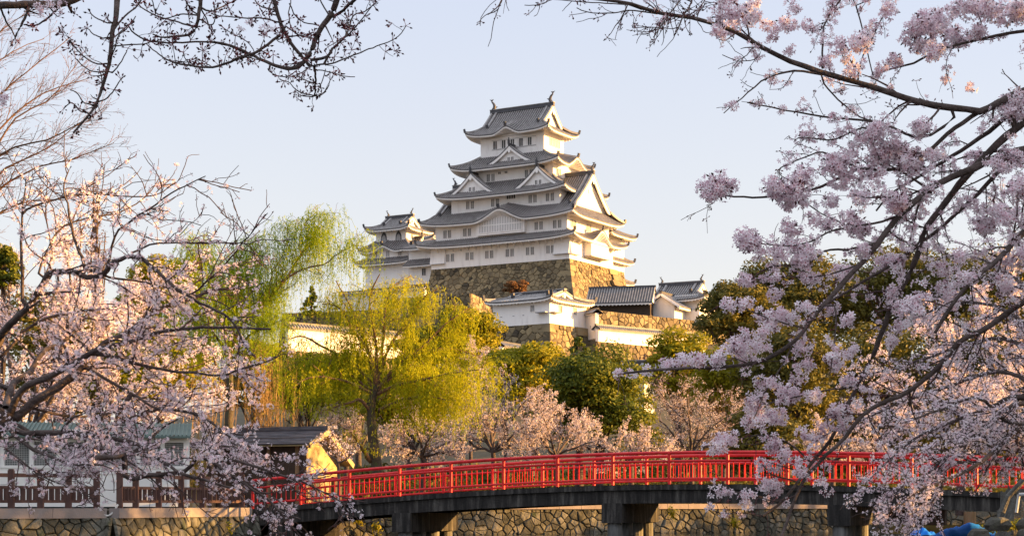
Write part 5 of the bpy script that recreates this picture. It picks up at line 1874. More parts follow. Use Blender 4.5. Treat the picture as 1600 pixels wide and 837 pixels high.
# cherries of the left bank, behind the fence
far_cherry(165, 792, 70.5, [[(165, 700), (140, 640), (100, 590), (60, 560)], [(168, 690), (175, 620), (190, 560), (215, 520)], [(168, 700), (220, 650), (290, 620), (350, 610)], [(164, 690), (120, 650), (60, 640), (0, 640)], [(170, 680), (230, 600), (280, 560), (330, 540)], [(166, 690), (150, 600), (140, 520), (150, 470)], [(168, 700), (250, 690), (330, 690), (400, 700)]],
           'mossy-trunked cherry rooted behind the gap in the brown fence', 81, 44000, size=.036, mat_='petal', r0=.22, child=1.5, spacing=.25, cl=.09, cnt=6)
far_cherry(40, 792, 74, [[(40, 700), (20, 600), (10, 500), (20, 400)], [(42, 690), (60, 580), (100, 480), (130, 400)], [(42, 690), (100, 600), (160, 520), (220, 450)], [(40, 690), (0, 620), (-40, 560)], [(44, 690), (90, 560), (110, 450), (90, 350)], [(44, 690), (130, 560), (200, 470), (290, 430)]],
           'taller pink cherry behind the left end of the white aviary', 82, 64000, size=.038, mat_='petal', r0=.24, child=1.7, spacing=.25, cl=.10, cnt=6)
# cherries massed on the right, across the moat
far_cherry(1500, 742, 74, [[(1500, 690), (1440, 640), (1400, 590), (1380, 540)], [(1502, 690), (1500, 620), (1480, 540), (1470, 480)], [(1502, 690), (1550, 620), (1590, 560), (1620, 500)], [(1500, 690), (1430, 670), (1370, 660), (1330, 640)], [(1502, 690), (1580, 660), (1640, 640)]],
           'broad pink cherry behind the right end of the bridge', 83, 46000, size=.038, mat_='petal', r0=.22, child=1.8, spacing=.26, cl=.10, cnt=6)
far_cherry(1600, 742, 82, [[(1600, 690), (1560, 600), (1540, 520), (1530, 440)], [(1600, 690), (1600, 590), (1590, 480), (1580, 400)], [(1600, 690), (1650, 580), (1660, 470)], [(1600, 680), (1530, 620), (1480, 560), (1440, 500)]],
           'tall pink cherry at the right edge behind the broad one', 84, 40000, size=.042, mat_='petal', r0=.24, child=1.9, spacing=.28, cl=.11, cnt=6)

# bare tree at the far left
T = Tree(91)
root = thing('bare_tree', (*W(-110, 785, 66)[:2], 1.15), 'leafless tree with orange sunlit twigs spreading into the upper left sky', 'tree')
P0 = W(-110, 500, 66)
T.limb([W(-120, 800, 66), W(-115, 640, 66), P0], .26, .17, n=8, k=10)
tr_o = T.wood.build('trunk', M['bark_pale']); T.wood = Tubes()
for pl in ([(-110, 500), (-60, 350), (0, 270), (70, 235), (130, 190)], [(-110, 500), (-70, 300), (-20, 170), (40, 110), (110, 55)], [(-110, 480), (-60, 270), (-10, 210), (60, 150), (150, 120)],
           [(-110, 450), (-90, 240), (-50, 120), (0, 50), (60, 15)], [(-110, 500), (-30, 330), (40, 270), (110, 250), (180, 225)], [(-110, 470), (-40, 300), (20, 190), (80, 150), (120, 95)], [(-110, 500), (-40, 370), (30, 320), (90, 310), (150, 290)],
           [(-110, 480), (-60, 220), (-20, 120), (20, 80), (70, 60)], [(-110, 480), (-50, 290), (10, 235), (80, 215), (165, 165)]):
    dd = T.rg.uniform(-2, 2)
    Q, r_ = T.limb([W(a, b_, 66 + dd * i / 4) for i, (a, b_) in enumerate(pl)], .085, .012, n=18, k=6, wob=.03)
    ch = T.children(Q, r_, .2, 1.7, 2, t0=.3, ang=(18, 45), bias=(.15, 0, .12), rk=.5, rmin=.008, n=7, wander=.1)
    T.add_twigs(ch, k=3)
    for Pc, rc in ch:
        T.add_twigs(T.children(Pc, rc, .22, .8, 3, t0=.15, ang=(20, 45), bias=(.1, 0, .1), rk=.65, rmin=.006, n=5, wander=.12), k=3)
P, D = T.along((3,), .35)
V, Fa, mi = scatter(*BUD, P, D + T.rg.normal(size=D.shape) * .5, .09, T.rg)
localise(root, tr_o, T.wood.build('limb', M['bark_pale']), T.twigs.build('sprays', M['bark_pale']), np_mesh('bud', V, Fa, M['bud']))
# ---------------------------------------------------------------- the near cherries that frame the view
def px_limb(pl, d0, d1):
    n = len(pl)
    return [W(a, b_, d0 + (d1 - d0) * i / max(1, n - 1)) for i, (a, b_) in enumerate(pl)]

def blossom_near(T, P, rad, cnt, size, flat=1.0, tmpl=FLOWER):
    return pompons(T.rg, P, rad, cnt, size, tmpl, flat)

def buds_at(T, P, D, k, size, spread=1.0):
    idx = np.repeat(np.arange(len(P)), k)
    n = len(idx)
    d = D[idx] * .5 + T.rg.normal(size=(n, 3)) * spread
    return scatter(*BUD, P[idx], d, size * T.rg.uniform(.7, 1.2, n), T.rg)

# --- right foreground cherry -------------------------------------------------
T = Tree(201); rg = T.rg
root = thing('cherry_tree', (6.2, 9.0, .3), 'near cherry tree whose blossoming boughs reach in from the right edge', 'tree', 'near cherry trees framing the view')
T.limb([(6.2, 9.0, -.3), (6.0, 9.1, 1.2), (5.7, 9.4, 2.6), (5.3, 9.6, 3.6)], .2, .12, n=10, k=12, wob=.02)
T.limb([(6.0, 9.1, 1.2), (5.2, 9.2, 1.9), (4.2, 9.5, 2.6)], .13, .07, n=9, k=10, wob=.02)
T.limb([(5.7, 9.4, 2.6), (4.9, 9.8, 3.1), (3.9, 10.1, 3.5)], .12, .06, n=9, k=10, wob=.02)
trunk_o = T.wood.build('trunk', M['bark']); T.wood = Tubes()
BOUGH = [  # pixel path, radius px start/end (thick end first), depth start/end, children?
 ([(1900, 20), (1760, 90), (1660, 125), (1600, 141), (1568, 155), (1540, 172), (1518, 173), (1451, 163), (1394, 147), (1341, 130), (1287, 114), (1227, 93), (1180, 68), (1140, 48), (1085, 30), (1030, 22), (984, 8), (930, 1), (870, -4)], 10, 2, 10.4, 9.4),
 ([(1850, 230), (1720, 225), (1640, 228), (1567, 244), (1519, 262), (1470, 285), (1437, 308), (1405, 337), (1372, 379), (1346, 412), (1317, 444), (1288, 477), (1262, 512), (1237, 538), (1194, 563), (1140, 571), (1085, 574), (1031, 578), (965, 584)], 9.5, 1.6, 10.2, 9.2),
 ([(1760, 150), (1650, 200), (1577, 252), (1528, 301), (1496, 330), (1454, 366), (1392, 412), (1333, 446), (1290, 474), (1255, 490)], 5.5, 1.5, 10.8, 10.0),
 ([(1620, 170), (1560, 225), (1506, 282), (1473, 324), (1447, 360), (1437, 392), (1421, 428), (1398, 470), (1382, 509), (1364, 556), (1339, 603), (1310, 668), (1291, 698), (1269, 724), (1246, 752), (1220, 785), (1190, 806)], 7, 1.8, 11.0, 9.8),
 ([(1800, 380), (1680, 425), (1600, 473), (1538, 516), (1502, 534), (1480, 563), (1451, 592), (1419, 614), (1357, 643), (1324, 683), (1300, 705), (1270, 735), (1250, 763), (1227, 824), (1218, 850)], 7.5, 2, 10.6, 9.6),
 ([(1820, 210), (1700, 290), (1600, 363), (1574, 389), (1551, 412), (1528, 430), (1490, 470), (1460, 520)], 9, 2.5, 9.4, 9.2),
 ([(1800, 10), (1690, 25), (1600, 47), (1535, 60), (1468, 77), (1421, 100), (1388, 109), (1360, 118)], 4.5, 1.2, 10.8, 10.2),
 ([(1568, 155), (1520, 180), (1480, 208), (1450, 235), (1400, 262), (1340, 262), (1304, 278), (1272, 291), (1207, 303), (1155, 304), (1120, 300)], 4.5, 1.2, 10.3, 9.6),
 ([(1580, 180), (1540, 210), (1490, 245), (1450, 270), (1400, 300), (1372, 330)], 5, 1.5, 10.5, 10.6),
 ([(1494, 180), (1440, 215), (1374, 191), (1300, 184), (1234, 174), (1167, 160)], 3, .9, 10.2, 9.7),
 ([(1287, 116), (1244, 110), (1200, 120), (1167, 144), (1130, 176)], 2.4, .8, 9.9, 9.6),
 ([(1287, 130), (1314, 160), (1347, 184), (1374, 191)], 1.6, 1.0, 9.9, 10.1),
 ([(1400, 245), (1354, 200), (1300, 217), (1250, 214), (1240, 220)], 2.2, .8, 10.0, 9.8),
 ([(1340, 262), (1290, 240), (1267, 244), (1217, 268), (1235, 285)], 2.0, .8, 9.8, 9.6),
 ([(1405, 337), (1360, 350), (1304, 360), (1262, 379), (1220, 385), (1172, 378)], 2.4, .8, 9.9, 9.5),
 ([(1372, 379), (1327, 389), (1288, 392), (1262, 412), (1203, 418), (1172, 436)], 2.6, .8, 9.8, 9.5),
 ([(1346, 412), (1300, 428), (1262, 434), (1210, 431), (1175, 440)], 1.8, .8, 9.7, 9.5),
 ([(1246, 282), (1255, 311), (1288, 334), (1320, 350)], 1.5, .8, 9.6, 9.7),
 ([(1331, -5), (1291, 33), (1286, 70), (1286, 108)], 1.0, 1.6, 10.0, 10.0),
 ([(1390, -5), (1347, 88), (1340, 125)], 1.0, 1.6, 10.1, 10.1),
 ([(1288, 477), (1306, 480), (1305, 530), (1297, 585)], 2.0, .9, 9.5, 9.2),
 ([(1237, 538), (1215, 580), (1190, 620), (1176, 655)], 1.8, .8, 9.3, 9.2),
 ([(1262, 512), (1230, 505), (1200, 495), (1140, 474)], 1.8, .8, 9.4, 9.2),
 ([(1339, 603), (1290, 610), (1240, 620), (1185, 632)], 1.9, .8, 10.2, 9.9),
 ([(1269, 724), (1230, 690), (1180, 680), (1125, 694)], 1.8, .8, 10.0, 9.8),
 ([(1246, 752), (1205, 740), (1190, 725)], 1.6, .8, 9.9, 9.8),
 ([(1220, 785), (1185, 775), (1140, 768), (1120, 768)], 1.4, .8, 9.8, 9.6),
 ([(1190, 806), (1160, 800), (1130, 803), (1107, 792)], 1.2, .7, 9.8, 9.7),
 ([(1820, -60), (1600, -130), (1397, -120), (1180, -70), (1080, -40), (940, -38), (800, -30), (740, -24)], 6, 1.4, 9.4, 8.3),
 ([(1082, -4), (1070, 25), (1056, 54)], 1.8, 1.3, 8.2, 8.1), ([(1069, -4), (1045, 25), (1020, 60)], 1.5, 1.0, 8.2, 8.1), ([(1102, -4), (1095, 15), (1088, 30)], 1.3, .9, 8.2, 8.1),
 ([(1030, 22), (987, 16), (958, 21), (918, 20), (900, 14)], 1.4, .7, 9.5, 9.3), ([(984, 8), (950, 6), (912, 4), (866, -1)], 1.2, .7, 9.4, 9.3), ([(870, -4), (858, 1), (840, 8), (820, 7)], .9, .6, 9.3, 9.2),
 ([(1056, 45), (1020, 43), (992, 43)], .8, .5, 9.5, 9.4), ([(1180, 92), (1150, 95), (1128, 85)], 1.0, .6, 9.7, 9.6),
 ([(784, -3), (772, 15), (761, 23)], 1.2, .7, 8.4, 8.3), ([(786, -3), (778, 14), (763, 22)], 1.0, .7, 8.4, 8.4),
]
bl_c, bl_r = [], []
for i, (pl, ra, rb, d0, d1) in enumerate(BOUGH):
    s_ = d0 / F
    Q, r_ = T.limb(T.attach(px_limb(pl, d0, d1), rb * s_, 420 if ra > 4 else 130), ra * s_ * .88, rb * s_, n=max(8, len(pl) * 3), k=9 if ra > 4 else 6, wob=.004 if ra > 4 else .003)
    hi = (max(p[0] for p in pl) < 1110 and pl[0][1] < 60) or pl[0][1] == -60
    T.tw.append((Q[len(Q) // 3:], 4 if hi else (1 if ra < 4 else 5)))
    ch = T.children(Q, r_, .12 if ra > 4 else .09, .42 if ra > 4 else .22, 6 if hi else 2, t0=.22, ang=(30, 70), bias=(-.1, 0, -.02), rk=.42, rmin=.0022, n=6, wander=.2)
    T.add_twigs(ch, k=4, thick=.012)
    if ra > 4:
        for Pc, rc in ch:
            T.add_twigs(T.children(Pc, rc, .13, .18, 3, t0=.2, ang=(30, 65), rk=.6, rmin=.0018, n=4), k=3, thick=.012)
CL = [(1129,298,26),(1111,304,14),(1140,285,16),(1229,285,28),(1255,282,20),(1230,314,16),(1215,300,14),(1304,314,15),(1340,311,18),(1314,269,20),(1421,252,24),(1398,236,22),(1366,285,14),(1402,317,22),(1168,379,23),(1187,395,14),(1160,368,12),
 (1236,360,20),(1281,356,18),(1340,340,22),(1356,356,16),(1255,395,22),(1220,402,16),(1171,438,16),(1210,431,12),(1262,434,14),(1317,418,18),(1340,395,16),(1379,405,18),(1405,405,16),(1486,460,18),(1512,434,18),(1535,350,20),(1550,330,20),(1520,320,16),
 (1378,207,22),(1444,204,20),(1401,234,22),(1347,221,13),(1260,204,14),(1374,261,20),(1307,247,20),(1320,268,22),(1582,157,22),(1582,180,20),(1585,237,20),(1521,244,16),(1518,137,9),(1440,290,18),(1460,240,15),
 (1133,20,24),(1120,43,16),(1147,30,20),(1177,17,18),(1224,40,18),(1260,40,13),(1200,40,10),(1434,37,24),(1461,50,22),(1485,50,22),(1451,70,20),(1401,90,18),(1515,20,20),(1551,20,22),(1578,30,20),(1535,50,18),(1391,17,14),(1331,67,20),(1310,70,14),(1287,97,10),(1331,110,12),(1374,110,12),(1234,80,9),(1210,53,12),(1355,60,14),(1590,10,18),(1480,20,14),(1240,10,12),(1300,20,12),(1420,60,14),
 (1042,570,14),(1067,563,13),(1092,560,18),(1125,556,16),(1158,549,22),(1183,545,16),(1172,523,18),(1201,498,20),(1234,505,16),(1140,476,14),(1165,476,14),(1212,458,14),(1259,480,14),(1183,628,22),(1176,657,18),(1208,650,16),(1237,621,20),(1201,596,18),(1256,585,18),(1274,610,16),(1295,563,18),(1125,694,18),(1143,686,14),(1108,700,10),(1256,541,14),(1292,483,15),(1324,498,14),(1422,476,20),(1440,473,18),(1401,523,18),(1393,462,18),(1480,462,16),(1335,545,16),(1310,643,14),(1328,596,14),
 (1196,653,16),(1211,700,18),(1227,711,14),(1198,724,16),(1251,727,16),(1196,758,14),(1211,763,13),(1259,679,14),(1285,679,16),(1306,650,16),(1285,750,8),(1227,784,6),(1126,767,9),(1137,770,8),(1167,773,12),(1167,788,9),(1206,756,10),(1107,792,7),(1132,803,7),(965,584,8),(985,585,9),(1010,580,8),
 (1560,270,18),(1590,300,22),(1570,340,18),(1590,400,20),(1560,440,18),(1500,400,16),(1470,420,14),(1440,330,12)]
cc, cr_ = [], []
wx = np.array([p for P, lv in T.tw for p in P])
wpx = wx[:, 0] / wx[:, 1] * F + 800; wpy = HY - (wx[:, 2] - ZC) / wx[:, 1] * F
for (a, b_, r_) in CL:
    j = np.argsort((wpx - a) ** 2 + (wpy - b_) ** 2)[:3]
    dd = wx[rg.choice(j), 1]
    k = 1 if r_ < 15 else (2 if r_ < 19 else 3)
    for q_ in range(k):
        o_ = rg.normal(size=2) * r_ * (.0 if k == 1 else .42)
        cc.append(W(a + o_[0], b_ + o_[1], dd + rg.normal() * .05)); cr_.append(r_ * (1 if k == 1 else .72) * dd / F)
cc = np.array(cc); cr_ = np.array(cr_)
cnt = np.clip((cr_ / .05) ** 2 * 30, 7, 90)
idx = np.repeat(np.arange(len(cc)), (cnt * 1.15).astype(int))
dv = unit(rg.normal(size=(len(idx), 3)))
Pf = cc[idx] + dv * (cr_[idx] * rg.uniform(.4, 1.28, len(idx)))[:, None] * np.array([1, 1, .85])
f1 = scatter(*FLOWER, Pf, dv + rg.normal(size=dv.shape) * .3, .0182 * rg.uniform(.85, 1.15, len(idx)), rg)
# smaller sprays of flowers along the twigs
P, D = T.along((1, 2, 3), .085)
pxs = P[:, 0] / P[:, 1] * F + 800; pys = HY - (P[:, 2] - ZC) / P[:, 1] * F
dens = np.clip((pxs - 1080) / 380, .04, .6) * np.where((pys > 108) & (pys < 200) & (pxs > 1330), .35, 1) * np.where(pys < 108, 1.7, np.where(pys > 450, .7, np.where(pys > 200, 1.25, 1)))
ii = np.nonzero(rg.random(len(P)) < dens)[0]
k_ = rg.random(len(idx)) < .24
st1 = scatter(*BUD, cc[idx][k_] + dv[k_] * (cr_[idx] * .35)[k_][:, None], dv[k_] + rg.normal(size=dv[k_].shape) * .25, cr_[idx][k_] * rg.uniform(.55, .85, k_.sum()), rg)
f2 = pompons(rg, P[ii], rg.uniform(.022, .05, len(ii)), 9, .0160, FLOWER)
V, Fa, mi = merge([f1, f2])
blo = np_mesh('blossom', V, Fa, [M['petal'], M['flower_eye']], mi)
P, D = T.along((1, 2, 3, 4, 6), .06)
ii = np.nonzero(rg.random(len(P)) < .42)[0]
V, Fa, mi = merge([buds_at(T, P[ii], D[ii], 4, .028), st1])
bud = np_mesh('bud', V, Fa, M['bud'])
localise(root, trunk_o, T.wood.build('limb', M['bark']), T.twigs.build('sprays', M['twig']), blo, bud)

# --- hanging budding branches, upper left ------------------------------------
T = Tree(202); rg = T.rg
root = thing('cherry_tree', (-3.6, 6.5, .25), 'near cherry tree with budding, mostly bare twigs hanging into the upper left sky', 'tree', 'near cherry trees framing the view')
T.limb([(-3.6, 6.5, -.3), (-3.6, 6.6, 1.6), (-3.4, 6.9, 3.2), (-3.0, 7.2, 4.6)], .17, .10, n=10, k=12, wob=.02)
T.limb([(-3.0, 7.2, 4.6), (-2.2, 7.6, 4.9), (-1.2, 7.8, 4.7), (-.6, 7.9, 4.35)], .08, .012, n=14, k=8, wob=.015)
T.limb([(-3.4, 6.9, 3.2), (-3.0, 7.5, 3.7), (-2.45, 8.0, 3.74)], .07, .03, n=8, k=8)
T.limb([(-1.9, 7.7, 4.85), (-1.75, 7.9, 4.3), tuple(W(183, -4, 8))], .03, .014, n=7, k=7)
T.limb([(-1.4, 7.75, 4.75), tuple(W(314, -6, 8))], .02, .011, n=6, k=7); T.limb([(-1.1, 7.8, 4.65), tuple(W(428, -6, 8))], .02, .012, n=6, k=7); T.limb([(-.7, 7.85, 4.4), tuple(W(527, -6, 8))], .018, .014, n=6, k=7); T.limb([(-.7, 7.85, 4.4), tuple(W(556, -4, 8))], .014, .01, n=6, k=7)
trunk_o = T.wood.build('trunk', M['bark']); T.wood = Tubes()
HANG = [
 ([(-60, 14), (0, 9), (46, 7), (80, 7), (109, 2), (125, -6)], 6, 4.0),
 ([(46, 8), (43, 18), (30, 45), (22, 62)], 2.6, 1.0), ([(100, 4), (80, 25), (60, 38), (45, 40)], 1.8, .8), ([(0, 12), (10, 35), (20, 52), (24, 62)], 1.6, .7),
 ([(183, -2), (180, 30), (175, 52), (171, 95), (160, 135), (152, 160), (140, 178), (115, 206)], 4.2, 1.1),
 ([(175, 36), (160, 33), (145, 24), (139, 17)], 1.1, .6), ([(175, 58), (160, 60), (145, 54), (135, 45)], 1.1, .6), ([(170, 100), (150, 100), (130, 88), (115, 70), (108, 63)], 1.2, .6), ([(170, 112), (145, 112), (128, 102), (118, 90)], 1.0, .6),
 ([(160, 135), (158, 118), (155, 105)], 1.0, .6), ([(152, 160), (170, 150), (185, 130), (195, 118)], 1.1, .6), ([(140, 178), (125, 172), (112, 160), (100, 170)], 1.1, .6), ([(150, 165), (130, 160), (118, 145), (108, 140)], 1.0, .6),
 ([(178, 45), (195, 25), (215, 8), (222, -3)], 1.5, .8), ([(176, 60), (200, 40), (212, 26)], 1.0, .6), ([(171, 95), (180, 75), (186, 55), (200, 42)], 1.2, .6), ([(174, 115), (190, 95), (200, 75)], 1.1, .6),
 ([(206, 49), (218, 58), (235, 64), (270, 67), (315, 65), (353, 69), (385, 82)], 1.0, 1.2), ([(176, 72), (200, 70), (225, 69), (235, 66)], 1.0, .7),
 ([(229, 69), (245, 82), (258, 92), (275, 99), (292, 103), (315, 106), (333, 106), (355, 100), (373, 92), (405, 80), (437, 56)], .7, 1.7),
 ([(333, 106), (322, 97), (316, 90), (317, 76)], .7, .5), ([(320, 105), (310, 98), (305, 90)], .7, .5), ([(298, 104), (292, 95), (287, 84)], .7, .5),
 ([(314, -3), (312, 20), (308, 43), (298, 55), (280, 58), (255, 60), (240, 55)], 3.0, .8), ([(314, 12), (330, 18), (350, 10), (372, -2)], 1.4, .7), ([(312, 25), (290, 22), (270, 25), (250, 30)], 1.2, .6), ([(308, 43), (290, 38), (270, 32), (245, 25), (220, 10), (214, -3)], 1.3, .7), ([(311, 30), (330, 40), (336, 25), (334, 8)], 1.1, .6),
 ([(290, -3), (298, 15), (312, 24)], .8, .9), ([(235, -3), (242, 20), (255, 25)], .8, .6),
 ([(428, -3), (434, 20), (442, 43), (459, 73), (474, 90), (485, 102)], 2.9, 1.8), ([(428, 15), (405, 8), (398, -3)], 1.1, .7), ([(435, 25), (421, 20), (424, 5), (427, -3)], 1.0, .7), ([(440, 38), (425, 32), (405, 28), (380, 28), (345, 25), (330, 20)], 1.2, .6),
 ([(527, -3), (522, 12), (515, 26), (505, 40), (496, 54), (490, 70), (485, 82), (476, 96), (459, 107), (437, 105), (405, 92), (382, 80), (354, 69), (330, 65)], 4.4, 1.1),
 ([(556, -2), (545, 8), (536, 17), (519, 28)], 2.4, 1.6), ([(487, 104), (500, 101), (519, 99), (548, 87), (577, 75), (600, 66), (618, 58), (628, 48), (634, 38)], 1.3, .5),
 ([(519, 77), (512, 88), (500, 92), (484, 95)], 1.5, 1.8), ([(519, 77), (535, 62), (545, 45), (552, 25), (570, 18), (588, 5)], 1.5, .6), ([(530, 66), (548, 50), (565, 30), (580, 10)], 1.0, .6),
 ([(491, 105), (494, 125), (493, 140), (491, 150), (480, 151), (470, 149)], 1.6, .6), ([(491, 150), (500, 149), (510, 140), (514, 128), (515, 122)], 1.0, .5), ([(491, 150), (475, 146), (460, 138), (450, 128), (436, 123)], .9, .5), ([(494, 148), (502, 130), (510, 107)], .8, .5), ([(500, 110), (520, 114), (535, 119), (553, 121)], .8, .5), ([(487, 103), (475, 112), (462, 119), (455, 122)], .9, .5), ([(492, 130), (478, 126), (465, 118), (463, 110)], .8, .5),
 ([(420, 110), (432, 118), (450, 120), (462, 112)], .8, .6), ([(380, 95), (370, 86), (368, 84)], .7, .5), ([(330, 106), (350, 102), (377, 90)], .8, .9), ([(445, 40), (470, 55), (490, 58)], 1.0, .7), ([(454, -3), (452, 20), (455, 40), (458, 48)], .8, .6), ([(452, 6), (462, 25), (475, 35), (497, 40)], .8, .7), ([(500, -3), (507, 15), (513, 26)], .8, .9),
 ([(540, 20), (545, 50), (525, 68), (512, 75)], .7, .5), ([(430, 60), (440, 66), (450, 60)], .7, .5), ([(398, 92), (390, 70), (350, 45), (345, 38)], .7, .5), ([(408, 92), (403, 80), (405, 75)], .6, .5),
]
for (pl, ra, rb) in HANG:
    d0 = 8.0 + rg.uniform(-.35, .35) * (1 if ra < 2.5 else .2)
    s_ = d0 / F
    Q, r_ = T.limb(T.attach(px_limb(pl, d0, d0 + rg.uniform(-.15, .15)), rb * s_, 70), ra * s_ * 1.15, rb * s_ * 1.35, n=max(8, len(pl) * 3), k=7, wob=.002)
    T.tw.append((Q[2:], 1))
    if len(pl) > 4:
        T.add_twigs(T.children(Q, r_, .06, .12, 2, t0=.1, ang=(35, 75), bias=(0, 0, -.12), grav=.06, rk=.5, rmin=.0014, n=6, wander=.16), k=4, thick=.01)
P, D = T.along((1, 2), .075)
pxs = P[:, 0] / P[:, 1] * F + 800
ii = np.nonzero((rg.random(len(P)) < .62) & (pxs > -200))[0]
V, Fa, mi = buds_at(T, P[ii], D[ii], 6, .034, .8)
# tips carry a cluster of buds as well
tips = np.array([P_[-1] for P_, lv in T.tw if rg.random() < .6]); td = unit(np.array([P_[-1] - P_[-2] for P_, lv in T.tw])[:len(tips)])
V2 = buds_at(T, tips, td, 5, .030, .8)
V, Fa, mi = merge([(V, Fa, mi), V2])
bud = np_mesh('bud', V, Fa, M['bud'])
fc = np.array([W(a, b_, 8.0) for a, b_ in ((2, 150), (0, 158), (82, 12), (95, 10), (60, 14), (385, 40), (418, 45), (422, 50))])
V, Fa, mi = pompons(rg, fc, .035, 9, .015, FLOWER)
blo = np_mesh('blossom', V, Fa, [M['petal'], M['flower_eye']], mi)
localise(root, trunk_o, T.wood.build('limb', M['bark']), T.twigs.build('sprays', M['twig']), bud, blo)

# --- the spreading cherry on the left -----------------------------------------
T = Tree(203); rg = T.rg
D0 = 20.0
root = thing('cherry_tree', (*W(-60, 800, D0)[:2], .2), 'spreading pink cherry with dark gnarled boughs filling the left side', 'tree', 'near cherry trees framing the view')
T.limb([W(-90, 900, D0), W(-70, 800, D0), W(-40, 700, D0), W(10, 645, D0)], .24, .13, n=10, k=14, wob=.02)
T.limb([W(-80, 860, D0), W(-70, 700, D0 + .5), W(-50, 600, D0 + .8), W(0, 527, D0 + 1)], .17, .075, n=10, k=12, wob=.02)
trunk_o = T.wood.build('trunk', M['bark']); T.wood = Tubes()
LB = [
 ([(10, 648), (25, 651), (62, 623), (102, 598), (134, 567), (161, 539), (199, 521), (224, 502), (248, 483), (289, 471), (330, 455), (380, 452)], 8.5, 1.8, 0),
 ([(9, 640), (20, 600), (47, 580), (68, 549), (102, 530), (130, 500), (150, 470)], 7, 1.8, 1),
 ([(14, 650), (34, 608), (78, 589), (124, 563), (152, 547), (200, 535), (250, 520), (300, 512), (370, 510), (420, 512)], 6.5, 1.4, -.5),
 ([(-10, 540), (10, 512), (25, 496), (47, 474), (68, 440), (82, 423), (115, 422), (140, 431), (165, 425), (177, 409), (202, 397), (224, 400), (248, 422), (280, 448), (323, 474), (365, 500), (385, 540), (400, 555)], 7, 1.2, -1),
 ([(155, 553), (211, 566), (270, 577), (311, 581), (351, 583), (385, 571), (419, 560), (440, 550)], 3.2, 1.0, -.6),
 ([(137, 575), (174, 595), (217, 620), (248, 637), (311, 642), (342, 671), (400, 675)], 3.0, 1.0, -.4),
 ([(180, 660), (248, 639), (273, 623), (286, 601), (292, 587)], 4.2, 1.0, .4),
 ([(0, 662), (37, 675), (105, 674), (147, 679), (202, 688), (231, 704), (262, 725), (289, 741), (341, 756), (390, 770)], 5.5, 1.4, -1),
 ([(10, 655), (29, 683), (73, 707), (105, 720), (121, 721), (160, 722)], 4.0, 1.2, -.8),
 ([(150, 716), (181, 713), (210, 704), (231, 688), (252, 670), (280, 655)], 4.2, 1.2, -.3),
 ([(200, 745), (236, 741), (289, 735), (312, 714), (339, 728), (375, 754), (410, 775), (440, 800), (470, 815)], 4.5, 1.0, -1.2),
 ([(330, 722), (370, 720), (420, 735), (470, 750), (510, 770), (545, 790)], 2.6, .8, -1.3),
 ([(360, 745), (400, 762), (430, 790), (450, 815), (470, 830)], 2.2, .8, -1.5), ([(400, 735), (450, 742), (490, 745), (520, 740)], 2.0, .8, -1.2),
 ([(36, 470), (36, 419), (34, 370), (36, 325), (42, 280)], 3.4, 1.0, .4), ([(135, 425), (130, 406), (115, 366), (106, 322), (100, 290), (112, 260)], 3.0, .9, -.4),
 ([(36, 330), (90, 310), (143, 304), (193, 308), (240, 306), (275, 285)], 2.0, .8, .3), ([(165, 425), (180, 370), (199, 350), (258, 310), (290, 292), (321, 276)], 2.2, .7, -.5),
 ([(280, 470), (311, 450), (357, 406), (380, 378), (401, 353), (419, 332)], 2.0, .6, -1.0), ([(202, 397), (250, 380), (310, 383), (360, 380), (390, 380)], 1.8, .6, -.6), ([(60, 430), (90, 360), (140, 340), (190, 330), (230, 300), (250, 270)], 2.2, .7, .8),
 ([(0, 560), (50, 510), (110, 490), (180, 480), (230, 460), (270, 430), (330, 410)], 3.5, .8, 1.2), ([(0, 600), (60, 640), (130, 650), (190, 640), (240, 610)], 3.5, .9, 1.0), ([(50, 470), (80, 400), (70, 330), (90, 280)], 2.0, .7, 1.0),
 ([(160, 430), (230, 440), (290, 460), (340, 500), (370, 540), (385, 560)], 2.0, .7, .5), ([(285, 640), (330, 660), (380, 700), (420, 720)], 2.4, .8, -.8), ([(20, 660), (80, 690), (160, 700), (220, 730), (260, 770)], 3.0, .8, -.9),
 ([(0, 690), (60, 740), (110, 760), (150, 780)], 2.0, .7, -1.0),
]
for (pl, ra, rb, dd) in LB:
    d0 = D0 + dd * .6; d1 = d0 + dd * .8 + rg.uniform(-.6, .6)
    s_ = D0 / F
    Q, r_ = T.limb(T.attach(px_limb(pl, d0, d1), rb * s_, 110), ra * s_, rb * s_, n=max(10, len(pl) * 3), k=8, wob=.010)
    T.tw.append((Q[len(Q) // 2:], 1))
    ch = T.children(Q, r_, .15, .85, 2, t0=.15, ang=(28, 65), bias=(.05, 0, .03), rk=.46, rmin=.0065, n=7, wander=.17, grav=-.01)
    T.add_twigs(ch, k=4, thick=.016)
    for Pc, rc in ch:
        T.add_twigs(T.children(Pc, rc, .17, .38, 3, t0=.15, ang=(28, 65), bias=(0, 0, .03), rk=.65, rmin=.0045, n=5), k=3, thick=.016)
P, D = T.along((1, 2, 3), .07)
pxs = P[:, 0] / P[:, 1] * F + 800; pys = HY - (P[:, 2] - ZC) / P[:, 1] * F
